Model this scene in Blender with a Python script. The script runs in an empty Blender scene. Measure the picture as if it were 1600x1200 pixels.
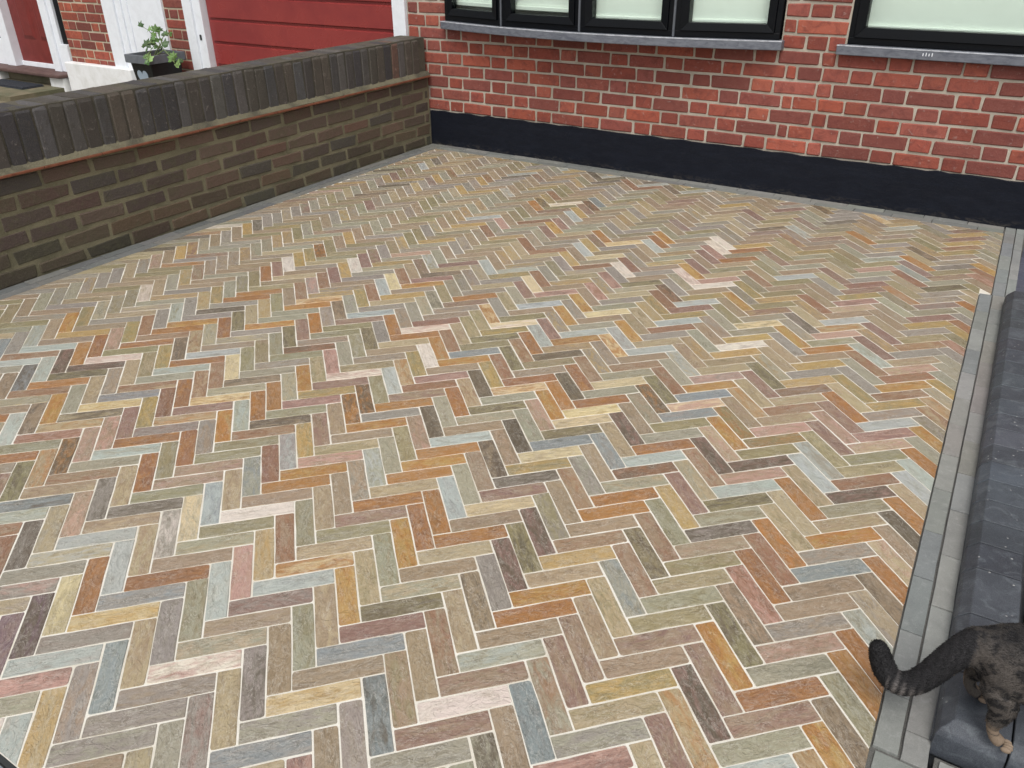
import bpy, bmesh, math, random
from mathutils import Vector, Matrix, noise
random.seed(7)
SC = bpy.context.scene
COL = SC.collection
rad = math.radians

# ------------------------------------------------------------------ camera, sky, sun, exposure
FPX = 1276.8113507994372 / 1600.0
cam_d = bpy.data.cameras.new('camera')
cam_d.sensor_width = 36.0
cam_d.lens = 36.0 * FPX
cam_d.clip_start = 0.02
cam_d.clip_end = 500
cam = bpy.data.objects.new('camera', cam_d)
COL.objects.link(cam)
R_ = (0.84718762, 0.5312193, -0.00889879)
U_ = (-0.25463407, 0.42067633, 0.87074274)
F_ = (-0.46629886, 0.73541653, -0.49165831)
cam.matrix_world = Matrix(((R_[0], U_[0], -F_[0], 3.485189), (R_[1], U_[1], -F_[1], -4.520483),
                           (R_[2], U_[2], -F_[2], 1.308767), (0, 0, 0, 1)))
SC.camera = cam

world = bpy.data.worlds.new('World')
SC.world = world
world.use_nodes = True
wn = world.node_tree
wn.nodes.clear()
SUN_EL, SUN_AZ = 58.0, 158.0        # compass-like: direction the light comes from, degrees from +Y clockwise
sky = wn.nodes.new('ShaderNodeTexSky')
sky.sky_type = 'NISHITA'
sky.sun_disc = False
sky.sun_elevation = rad(SUN_EL)
sky.sun_rotation = rad(SUN_AZ)
sky.air_density = 1.0
sky.dust_density = 4.0
hs = wn.nodes.new('ShaderNodeHueSaturation')
hs.inputs['Saturation'].default_value = 0.15
bg = wn.nodes.new('ShaderNodeBackground')
bg.inputs['Strength'].default_value = 0.13
wo = wn.nodes.new('ShaderNodeOutputWorld')
wn.links.new(sky.outputs[0], hs.inputs['Color'])
wn.links.new(hs.outputs[0], bg.inputs['Color'])
wn.links.new(bg.outputs[0], wo.inputs['Surface'])

sun_d = bpy.data.lights.new('sun', 'SUN')
sun_d.energy = 1.1
sun_d.angle = rad(25)
sun_d.color = (1.0, 0.95, 0.88)
sun = bpy.data.objects.new('sun', sun_d)
COL.objects.link(sun)
sd = Vector((math.sin(rad(SUN_AZ)) * math.cos(rad(SUN_EL)), math.cos(rad(SUN_AZ)) * math.cos(rad(SUN_EL)), math.sin(rad(SUN_EL))))
sun.rotation_euler = sd.to_track_quat('Z', 'Y').to_euler()
sun.location = (2, -4, 8)

SC.view_settings.view_transform = 'Standard'
SC.view_settings.look = 'None'
SC.view_settings.gamma = 1
SC.view_settings.use_curve_mapping = False
SC.view_settings.exposure = 0.36

# ------------------------------------------------------------------ helpers
def lin(c):
    c = c / 255.0
    return c / 12.92 if c <= 0.04045 else ((c + 0.055) / 1.055) ** 2.4
def rgb(r, g, b):
    return (lin(r), lin(g), lin(b), 1.0)
def mixc(a, b, t):
    return tuple(a[i] * (1 - t) + b[i] * t for i in range(3)) + (1.0,)
def jit(c, s=0.1):
    k = 1 + random.uniform(-s, s)
    return tuple(min(1, max(0, c[i] * k * (1 + random.uniform(-s, s) * 0.35))) for i in range(3)) + (1.0,)

class MB:
    """collects polygons; per-face colours c and c2, per-corner local coordinates st"""
    def __init__(s):
        s.v = []; s.f = []; s.c = []; s.c2 = []; s.st = []; s.m = []
    def face(s, pts, col=(.5, .5, .5, 1), col2=None, st=None, mi=0):
        n = len(s.v)
        s.v += [tuple(p) for p in pts]
        s.f.append(tuple(range(n, n + len(pts))))
        s.c.append(col); s.c2.append(col2 or col)
        s.st.append(st or [tuple(p) for p in pts]); s.m.append(mi)
    def faces(s, verts, faces, col=(.5, .5, .5, 1), col2=None, st=None, mi=0):
        n = len(s.v)
        s.v += [tuple(p) for p in verts]
        for f in faces:
            s.f.append(tuple(n + i for i in f))
            s.c.append(col); s.c2.append(col2 or col); s.m.append(mi)
            s.st.append([(tuple(st[i]) if st else tuple(verts[i])) for i in f])
    def box(s, x0, x1, y0, y1, z0, z1, col=(.5, .5, .5, 1), mi=0, bev=0.0, col2=None):
        if bev <= 0:
            v = [(x, y, z) for z in (z0, z1) for y in (y0, y1) for x in (x0, x1)]
            s.faces(v, [(0, 2, 3, 1), (4, 5, 7, 6), (0, 1, 5, 4), (2, 6, 7, 3), (0, 4, 6, 2), (1, 3, 7, 5)], col, col2, None, mi)
            return
        b = bev
        ids = {}
        v = []
        for sx in (0, 1):
            for sy in (0, 1):
                for sz in (0, 1):
                    X = (x0, x1)[sx]; Y = (y0, y1)[sy]; Z = (z0, z1)[sz]
                    ix = b if sx == 0 else -b; iy = b if sy == 0 else -b; iz = b if sz == 0 else -b
                    for a in range(3):
                        ids[(sx, sy, sz, a)] = len(v)
                        v.append((X + (0 if a == 0 else ix), Y + (0 if a == 1 else iy), Z + (0 if a == 2 else iz)))
        F = []
        for q, ax in ((0, 0), (1, 0), (0, 1), (1, 1), (0, 2), (1, 2)):
            cs = [(0, 0), (1, 0), (1, 1), (0, 1)]
            f = []
            for c in cs:
                k = [c[0], c[1]]; k.insert(ax, q)
                f.append(ids[(k[0], k[1], k[2], ax)])
            F.append(f)
        for ax in range(3):
            o = [i for i in range(3) if i != ax]
            for a in (0, 1):
                for c in (0, 1):
                    ks = []
                    for e in (0, 1):
                        k = [0, 0, 0]; k[o[0]] = a; k[o[1]] = c; k[ax] = e
                        ks.append(tuple(k))
                    F.append([ids[ks[0] + (o[0],)], ids[ks[1] + (o[0],)], ids[ks[1] + (o[1],)], ids[ks[0] + (o[1],)]])
        for sx in (0, 1):
            for sy in (0, 1):
                for sz in (0, 1):
                    F.append([ids[(sx, sy, sz, 0)], ids[(sx, sy, sz, 1)], ids[(sx, sy, sz, 2)]])
        s.faces(v, F, col, col2, None, mi)
    def mesh(s, name, mats, smooth=False, recalc=True):
        me = bpy.data.meshes.new(name)
        me.from_pydata(s.v, [], s.f)
        for m in (mats if isinstance(mats, (list, tuple)) else [mats]):
            me.materials.append(m)
        a = me.attributes.new('Col', 'FLOAT_COLOR', 'CORNER')
        b = me.attributes.new('Col2', 'FLOAT_COLOR', 'CORNER')
        t = me.attributes.new('st', 'FLOAT_VECTOR', 'CORNER')
        ca = []; cb = []; ct = []
        for f, c, c2, st in zip(s.f, s.c, s.c2, s.st):
            for i in range(len(f)):
                ca += c; cb += c2; ct += st[i]
        a.data.foreach_set('color', ca); b.data.foreach_set('color', cb); t.data.foreach_set('vector', ct)
        me.polygons.foreach_set('material_index', s.m)
        if recalc:
            bm = bmesh.new(); bm.from_mesh(me)
            bmesh.ops.recalc_face_normals(bm, faces=bm.faces)
            bm.to_mesh(me); bm.free()
        if smooth:
            me.polygons.foreach_set('use_smooth', [True] * len(me.polygons))
        me.update()
        return me
    def build(s, name, mats, parent=None, smooth=False, recalc=True):
        return link(name, s.mesh(name, mats, smooth, recalc), parent)

def link(name, me, parent=None, loc=None, rz=0):
    o = bpy.data.objects.new(name, me)
    COL.objects.link(o)
    if parent: o.parent = parent
    if loc: o.location = loc
    if rz: o.rotation_euler = (0, 0, rz)
    return o
def tag(o, label=None, cat=None, group=None, kind=None):
    if label: o['label'] = label
    if cat: o['category'] = cat
    if group: o['group'] = group
    if kind: o['kind'] = kind
    return o
def thing(name, label, cat, loc=(0, 0, 0), group=None):
    o = bpy.data.objects.new(name, None)
    COL.objects.link(o); o.location = loc
    return tag(o, label, cat, group)

# ------------------------------------------------------------------ materials
class N:
    def __init__(s, name):
        s.mat = bpy.data.materials.new(name); s.mat.use_nodes = True
        s.t = s.mat.node_tree; s.t.nodes.clear()
        s.out = s.t.nodes.new('ShaderNodeOutputMaterial')
        s.b = s.t.nodes.new('ShaderNodeBsdfPrincipled')
        s.t.links.new(s.b.outputs[0], s.out.inputs['Surface'])
    def n(s, typ, **kw):
        x = s.t.nodes.new(typ)
        for k, v in kw.items():
            if hasattr(x, k): setattr(x, k, v)
            else: x.inputs[k].default_value = v
        return x
    def l(s, a, b): s.t.links.new(a, b)
    def attr(s, name):
        x = s.n('ShaderNodeAttribute'); x.attribute_name = name; return x
    def noise(s, vec, scale, detail=4, rough=.55, dist=0.0):
        x = s.n('ShaderNodeTexNoise')
        x.inputs['Scale'].default_value = scale; x.inputs['Detail'].default_value = detail
        x.inputs['Roughness'].default_value = rough; x.inputs['Distortion'].default_value = dist
        if vec is not None: s.l(vec, x.inputs['Vector'])
        return x.outputs['Fac']
    def vmap(s, vec, sc=(1, 1, 1), loc=(0, 0, 0)):
        x = s.n('ShaderNodeMapping'); x.inputs['Scale'].default_value = sc; x.inputs['Location'].default_value = loc
        s.l(vec, x.inputs['Vector']); return x.outputs[0]
    def ramp(s, fac, p0, p1, v0=0.0, v1=1.0):
        x = s.n('ShaderNodeMapRange'); x.interpolation_type = 'SMOOTHSTEP'
        x.inputs['From Min'].default_value = p0; x.inputs['From Max'].default_value = p1
        x.inputs['To Min'].default_value = v0; x.inputs['To Max'].default_value = v1
        s.l(fac, x.inputs['Value']); return x.outputs[0]
    def mix(s, fac, a, b, mode='MIX'):
        x = s.n('ShaderNodeMix'); x.data_type = 'RGBA'; x.blend_type = mode
        for sock, v in ((x.inputs[0], fac), (x.inputs[6], a), (x.inputs[7], b)):
            if isinstance(v, (float, int)): sock.default_value = v
            elif isinstance(v, tuple): sock.default_value = v
            else: s.l(v, sock)
        return x.outputs[2]
    def math(s, op, a, b=None):
        x = s.n('ShaderNodeMath'); x.operation = op
        for i, v in enumerate((a, b)):
            if v is None: continue
            if isinstance(v, (float, int)): x.inputs[i].default_value = v
            else: s.l(v, x.inputs[i])
        return x.outputs[0]
    def bump(s, h, dist, strength=1.0, prev=None):
        x = s.n('ShaderNodeBump'); x.inputs['Distance'].default_value = dist; x.inputs['Strength'].default_value = strength
        s.l(h, x.inputs['Height'])
        if prev is not None: s.l(prev, x.inputs['Normal'])
        return x.outputs[0]
    def fin(s, col=None, rough=None, nrm=None, spec=None, metal=None, coat=None):
        for nm, v in (('Base Color', col), ('Roughness', rough), ('Normal', nrm), ('Specular IOR Level', spec), ('Metallic', metal), ('Coat Weight', coat)):
            if v is None: continue
            if isinstance(v, (float, int, tuple)): s.b.inputs[nm].default_value = v
            else: s.l(v, s.b.inputs[nm])
        return s.mat

def mat_sett():
    m = N('riven_sandstone')
    st = m.attr('st').outputs['Vector']
    c1 = m.attr('Col').outputs['Color']; c2 = m.attr('Col2').outputs['Color']
    sw = m.noise(m.vmap(st, (13, 40, 1)), 1.0, 7, .66, 1.1)
    fine = m.noise(m.vmap(st, (190, 280, 1)), 1.0, 5, .68, .3)
    grain = m.noise(m.vmap(st, (1100, 1100, 1)), 1.0, 3, .75)
    mid = m.noise(m.vmap(st, (70, 110, 1), (7, 1, 0)), 1.0, 6, .7, .3)
    blot = m.noise(m.vmap(st, (20, 34, 1), (3, 5, 0)), 1.0, 5, .62, .3)
    col = m.mix(m.ramp(sw, .40, .66), c1, c2)
    dark = m.mix(1.0, col, (.58, .53, .46, 1), 'MULTIPLY')
    light = m.mix(.42, col, (.80, .77, .70, 1))
    col = m.mix(m.ramp(blot, .48, .72, 0, .62), col, dark)
    col = m.mix(m.ramp(mid, .46, .72, 0, .34), col, light)
    col = m.mix(m.ramp(fine, .50, .76, .0, .30), col, dark)
    vein = m.noise(m.vmap(st, (24, 46, 1), (9, 2, 0)), 1.0, 7, .7, 1.6)
    edge = m.math('SUBTRACT', 1.0, m.math('MULTIPLY', m.math('ABSOLUTE', m.math('SUBTRACT', vein, .5)), 34.0))
    vm = m.math('MULTIPLY', m.ramp(edge, 0, 1), m.ramp(blot, .40, .60))
    col = m.mix(m.math('MULTIPLY', vm, .75), col, light)
    col = m.mix(m.ramp(grain, .3, .75, .0, .6), m.mix(.08, col, (.02, .02, .02, 1)), m.mix(.10, col, light))
    step = m.noise(m.vmap(st, (15, 30, 1), (4, 4, 0)), 1.0, 5, .6, .8)
    layers = m.math('ADD', m.ramp(step, .44, .47), m.math('ADD', m.ramp(step, .53, .555), m.ramp(step, .61, .63)))
    b0 = m.bump(layers, .0012, .8)
    b1 = m.bump(mid, .0035, .8, b0)
    b2 = m.bump(fine, .0012, .6, b1)
    b3 = m.bump(grain, .0006, .7, b2)
    return m.fin(col, m.ramp(mid, .3, .7, .30, .54), b3, .5)

def mat_grey_sett(name, rough=.7):
    m = N(name)
    st = m.attr('st').outputs['Vector']; c1 = m.attr('Col').outputs['Color']
    a = m.noise(st, 14, 5, .6, .8); g = m.noise(st, 520, 3, .7); b_ = m.noise(st, 60, 4, .6, .5)
    col = m.mix(m.ramp(a, .4, .72, 0, .5), c1, m.mix(1.0, c1, (.66, .66, .68, 1), 'MULTIPLY'))
    col = m.mix(m.ramp(b_, .52, .75, 0, .35), col, m.mix(.45, col, (.6, .6, .58, 1)))
    col = m.mix(m.ramp(g, .3, .75, 0, .4), m.mix(.15, col, (.0, .0, .0, 1)), m.mix(.25, col, (.6, .6, .6, 1)))
    n1 = m.bump(b_, .002, .5); n2 = m.bump(g, .0008, .5, n1)
    return m.fin(col, rough, n2, .4)

def mat_kerb():
    m = N('charcoal_concrete_kerb')
    oc = m.n('ShaderNodeTexCoord').outputs['Object']
    c1 = m.attr('Col').outputs['Color']
    a = m.noise(oc, 9, 6, .7, .5); s_ = m.noise(m.vmap(oc, (22, 26, 22)), 1.0, 7, .75, .9)
    g = m.noise(oc, 700, 3, .8); f = m.noise(oc, 150, 5, .75)
    vo = m.n('ShaderNodeTexVoronoi'); vo.inputs['Scale'].default_value = 55; m.l(oc, vo.inputs['Vector'])
    col = m.mix(m.ramp(a, .40, .64, 0, .75), c1, m.mix(1.0, c1, (.50, .52, .56, 1), 'MULTIPLY'))
    col = m.mix(m.ramp(s_, .50, .64, 0, .42), col, rgb(118, 126, 132))
    col = m.mix(m.ramp(f, .55, .8, 0, .3), col, rgb(140, 144, 148))
    col = m.mix(m.ramp(g, .3, .8, 0, .5), m.mix(.35, col, (0, 0, 0, 1)), m.mix(.22, col, (.6, .62, .65, 1)))
    spk = m.math('MULTIPLY', m.ramp(vo.outputs['Distance'], .16, .10), m.ramp(a, .50, .56))
    col = m.mix(m.math('MULTIPLY', spk, .6), col, rgb(190, 190, 188))
    return m.fin(col, m.ramp(f, .3, .7, .42, .62), m.bump(g, .0009, .7, m.bump(f, .0016, .6)), .4)

def mat_brick(name, stain, stain_amt=.5, white=.3, rough=.85):
    m = N(name)
    oc = m.n('ShaderNodeTexCoord').outputs['Object']
    oi = m.n('ShaderNodeObjectInfo')
    off = m.n('ShaderNodeVectorMath'); off.operation = 'SCALE'
    cb = m.n('ShaderNodeCombineXYZ'); m.l(oi.outputs['Random'], cb.inputs[0]); m.l(oi.outputs['Random'], cb.inputs[1])
    m.l(cb.outputs[0], off.inputs[0]); off.inputs['Scale'].default_value = 37.0
    ad = m.n('ShaderNodeVectorMath'); ad.operation = 'ADD'; m.l(oc, ad.inputs[0]); m.l(off.outputs[0], ad.inputs[1])
    v = ad.outputs[0]
    c1 = m.attr('Col').outputs['Color']
    rnd = m.ramp(oi.outputs['Random'], 0, 1, .82, 1.16)
    c1 = m.mix(1.0, c1, m.n('ShaderNodeCombineColor').outputs[0], 'MIX') if False else c1
    hv = m.n('ShaderNodeHueSaturation'); m.l(rnd, hv.inputs['Value']); m.l(c1, hv.inputs['Color'])
    c1 = hv.outputs[0]
    a = m.noise(v, 22, 5, .62, .7); g = m.noise(v, 300, 4, .7); w = m.noise(v, 38, 6, .7, .6)
    col = m.mix(m.ramp(a, .42, .72, 0, stain_amt), c1, stain)
    col = m.mix(m.ramp(w, .58, .74, 0, white), col, (.55, .48, .44, 1))
    col = m.mix(m.ramp(g, .35, .8, 0, .5), m.mix(.18, col, (.01, .01, .01, 1)), m.mix(.15, col, (.7, .6, .5, 1)))
    n1 = m.bump(w, .007, .6); n2 = m.bump(g, .0012, .6, n1)
    return m.fin(col, rough, n2, .3)

def mat_plain(name, c, rough=.6, spec=.4, var=.15, scale=30, bump=.001, metal=0.0, c2=None, stretch=(1, 1, 1), coat=None):
    m = N(name)
    oc = m.vmap(m.n('ShaderNodeTexCoord').outputs['Object'], stretch)
    a = m.noise(oc, scale, 5, .6, .5); g = m.noise(oc, scale * 14, 3, .65)
    dk = c2 or tuple(x * (1 - var * 2) for x in c[:3]) + (1.0,)
    col = m.mix(m.ramp(a, .35, .72), c, dk)
    lt = tuple(min(1, x * (1 + var)) for x in c[:3]) + (1.0,)
    col = m.mix(m.ramp(g, .5, .8, 0, .6), col, lt)
    n2 = m.bump(g, bump, .6, m.bump(a, bump * 3, .5)) if bump > 0 else None
    return m.fin(col, m.ramp(a, .2, .8, max(.02, rough - .08), min(1, rough + .08)), n2, spec, metal, coat)

def mat_mortar(name, c, c2, scale=40, bump=.003):
    m = N(name)
    oc = m.n('ShaderNodeTexCoord').outputs['Object']
    a = m.noise(oc, 5, 5, .6, .6); b_ = m.noise(oc, scale, 6, .7, .4); g = m.noise(oc, 420, 4, .75)
    col = m.mix(m.ramp(a, .38, .66), c, c2)
    col = m.mix(m.ramp(g, .3, .8, 0, .55), m.mix(.25, col, (.02, .02, .015, 1)), m.mix(.2, col, (.85, .82, .75, 1)))
    return m.fin(col, .92, m.bump(g, .0012, .7, m.bump(b_, bump, .7)), .2)

def mat_attr(name, rough=.6, spec=.4, bump=.0, scale=200, sheen=None):
    m = N(name)
    c1 = m.attr('Col').outputs['Color']
    oc = m.n('ShaderNodeTexCoord').outputs['Object']
    g = m.noise(oc, scale, 4, .65)
    col = m.mix(m.ramp(g, .3, .8, 0, .5), m.mix(.15, c1, (.0, .0, .0, 1)), m.mix(.10, c1, (1, 1, 1, 1)))
    mt = m.fin(col, rough, m.bump(g, bump, .6) if bump else None, spec)
    return mt

M_sett = mat_sett()
M_grey = mat_grey_sett('grey_sandstone_edging', .68)
M_kerb = mat_kerb()
M_joint = mat_mortar('pale_jointing_mortar', rgb(242, 238, 228), rgb(226, 219, 204), 60, .002)
M_edgejoint = mat_mortar('dark_edging_joint', rgb(96, 96, 94), rgb(70, 70, 70), 60, .002)
M_red = mat_brick('red_facing_brick', rgb(112, 54, 50), .65, .42)
M_old = mat_brick('old_stock_brick', rgb(84, 82, 60), .5, .12, .95)
M_coping = mat_brick('blue_grey_coping_brick', rgb(66, 63, 58), .55, .32, .8)
M_mortar_house = mat_mortar('light_grey_pointing', rgb(198, 189, 174), rgb(170, 161, 146), 45)
M_mortar_wall = mat_mortar('mossy_khaki_mortar', rgb(128, 121, 94), rgb(100, 95, 70), 30, .005)
M_mortar_cream = mat_mortar('cream_pointing', rgb(206, 196, 172), rgb(184, 172, 148), 45)
M_coping_mortar = mat_mortar('dark_coping_mortar', rgb(84, 78, 64), rgb(60, 56, 46), 40, .006)
M_fillet = mat_mortar('lichen_mortar_fillet', rgb(120, 114, 90), rgb(74, 70, 56), 70, .012)
M_tile = mat_plain('terracotta_tile', rgb(128, 80, 60), .85, .3, .2, 25, .002, c2=rgb(104, 62, 46))
def mat_plinth():
    m = N('black_bitumen_paint')
    oc = m.n('ShaderNodeTexCoord').outputs['Object']
    a = m.noise(m.vmap(oc, (6, 6, 20)), 1.0, 6, .65, .5); g = m.noise(oc, 500, 3, .7); w = m.noise(m.vmap(oc, (22, 22, 60)), 1.0, 7, .75, .6)
    sep = m.n('ShaderNodeSeparateXYZ'); m.l(oc, sep.inputs[0])
    low = m.ramp(sep.outputs[2], .045, .0)
    col = m.mix(m.ramp(a, .4, .7), rgb(10, 15, 27), rgb(17, 22, 34))
    dust = m.math('MULTIPLY', m.ramp(w, .46, .66), m.math('ADD', m.math('MULTIPLY', low, .22), .012))
    col = m.mix(dust, col, rgb(120, 112, 100))
    return m.fin(col, .72, m.bump(g, .0012, .8, m.bump(w, .004, .6)), .25)
M_plinth = mat_plinth() if True else mat_plain('black_bitumen_paint', rgb(9, 14, 26), .75, .22, .2, 60, .0025, stretch=(1, 1, 3))
M_frame = mat_plain('black_upvc', rgb(7, 10, 15), .38, .22, .1, 20, .0003)
M_trim = mat_plain('grey_cover_strip', rgb(92, 96, 102), .5, .4, .1, 20, .0003)
M_sill = mat_plain('blue_grey_slate_sill', rgb(112, 116, 124), .45, .45, .22, 22, .001, c2=rgb(84, 88, 98), stretch=(1, 3, 3))
M_edge_strip = mat_plain('pale_edge_strip', rgb(196, 200, 206), .5, .4, .2, 30, .0005, c2=rgb(150, 154, 160))  # pale grey for the thin line along the sills' top front edge
M_white = mat_plain('white_gloss_paint', rgb(232, 236, 242), .42, .45, .04, 12, .0006)
M_whitewash = mat_plain('flaking_whitewash', rgb(228, 229, 230), .8, .3, .05, 9, .002, c2=rgb(212, 212, 210))
M_garage = mat_plain('red_painted_steel', rgb(142, 58, 56), .30, .5, .1, 3, .0006, c2=rgb(128, 48, 49))
M_door = mat_plain('oxblood_door_paint', rgb(118, 42, 38), .45, .45, .1, 8, .0006)
M_lino = mat_plain('brown_quarry_tile', rgb(96, 74, 70), .7, .35, .15, 20, .001)
M_path = mat_mortar('mossy_concrete_path', rgb(122, 112, 88), rgb(92, 92, 66), 12, .004)
M_slab = mat_mortar('grey_pavement', rgb(128, 126, 122), rgb(108, 106, 104), 20, .003)
M_slate = mat_grey_sett('dark_porcelain_slab', .45)
M_black = mat_plain('black_plastic', rgb(22, 22, 24), .5, .4, .1, 20, .0004)
M_potrim = mat_plain('grey_planter_rim', rgb(104, 108, 114), .55, .4, .1, 20, .0006)
M_heart = mat_plain('pale_blue_grey_print', rgb(150, 164, 178), .6, .3, .05, 20, 0)
M_soil = mat_mortar('potting_soil', rgb(58, 46, 36), rgb(36, 28, 22), 60, .01)
M_leaf = mat_attr('ivy_leaf', .45, .45, .0004, 400)
M_rubber = mat_plain('ribbed_rubber', rgb(52, 56, 64), .7, .35, .2, 60, .002)
M_coir = mat_mortar('dark_coir', rgb(60, 50, 40), rgb(34, 29, 25), 160, .01)
M_blind = mat_plain('white_roller_blind', rgb(240, 244, 238), .8, .2, .02, 6, 0)
M_iron = mat_plain('dark_metal_strip', rgb(60, 62, 62), .5, .5, .1, 30, .0005, metal=.4)
gm = N('window_glass')
gl = gm.n('ShaderNodeBsdfGlass'); gl.inputs['IOR'].default_value = 1.45; gl.inputs['Roughness'].default_value = 0.0
gl.inputs['Color'].default_value = (.93, .98, .95, 1)
tr = gm.n('ShaderNodeBsdfTransparent'); tr.inputs['Color'].default_value = (.95, .985, .965, 1)
gs = gm.n('ShaderNodeBsdfGlossy'); gs.inputs['Roughness'].default_value = 0.01
lw = gm.n('ShaderNodeLayerWeight'); lw.inputs['Blend'].default_value = .5
fr_ = gm.math('ADD', gm.math('MULTIPLY', gm.math('POWER', lw.outputs['Facing'], 4.0), .8), .04)
mx = gm.n('ShaderNodeMixShader')
gm.l(fr_, mx.inputs[0]); gm.l(tr.outputs[0], mx.inputs[1]); gm.l(gs.outputs[0], mx.inputs[2])
gm.l(mx.outputs[0], gm.out.inputs['Surface'])
gm.t.nodes.remove(gl); gm.t.nodes.remove(gm.b)
M_glass = gm.mat

# ------------------------------------------------------------------ ground and paving (setting)
def slab(name, x0, x1, y0, y1, z0, z1, m, kind='structure', bev=0.0, col=(.5, .5, .5, 1)):
    b = MB(); b.box(x0, x1, y0, y1, z0, z1, col, bev=bev)
    return tag(b.build(name, m), kind=kind)
slab('ground', -60, 60, -60, 60, -.9, -.09, M_slab)
db = MB()
dp = [(.1125, -4.204), (3.5285, -4.204), (3.5115, -3.41), (3.451, -.968), (3.491, -.958), (3.4685, -.1215), (.1125, -.1215)]
db.faces([(x, y, -.0003) for x, y in dp] + [(x, y, -.08) for x, y in dp], [tuple(range(7)), tuple(range(13, 6, -1))] + [(i, (i + 1) % 7, 7 + (i + 1) % 7, 7 + i) for i in range(7)])
drive = tag(db.build('driveway_paving', M_joint), kind='structure')

# hand-laid drift of the herringbone (metres, measured on the drive)
TH, LW, LL, OX, OY = 0.7989599405458578, 0.04995346821610164, 3.783932753009173, 1.993700374521612, -3.995281509356278
CX = (-0.6628862991, 0.0368431952, -0.7269897806, 0.5604563614, 0.0062949324, 0.9565121430, -1.0399985338, 0.0196703153, 0.4793768435)
CY = (-1.3720884852, -0.9271674384, -0.5022949119, -0.2417412989, -0.7720065547, -0.1734193964, 1.2758843771, 1.0676324919, -0.2458084635)
CT, ST = math.cos(TH), math.sin(TH)
def lpos(x, y):
    X = (x - 15) / 40; Y = (y - 20) / 40
    B = (X, Y, X * X, X * Y, Y * Y, X ** 3, X * X * Y, X * Y * Y, Y ** 3)
    return (OX + LW * (x * CT - y * ST) + .05 * sum(a * b for a, b in zip(B, CX)),
            OY + LW * (x * ST + y * CT) + .05 * sum(a * b for a, b in zip(B, CY)))

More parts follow.
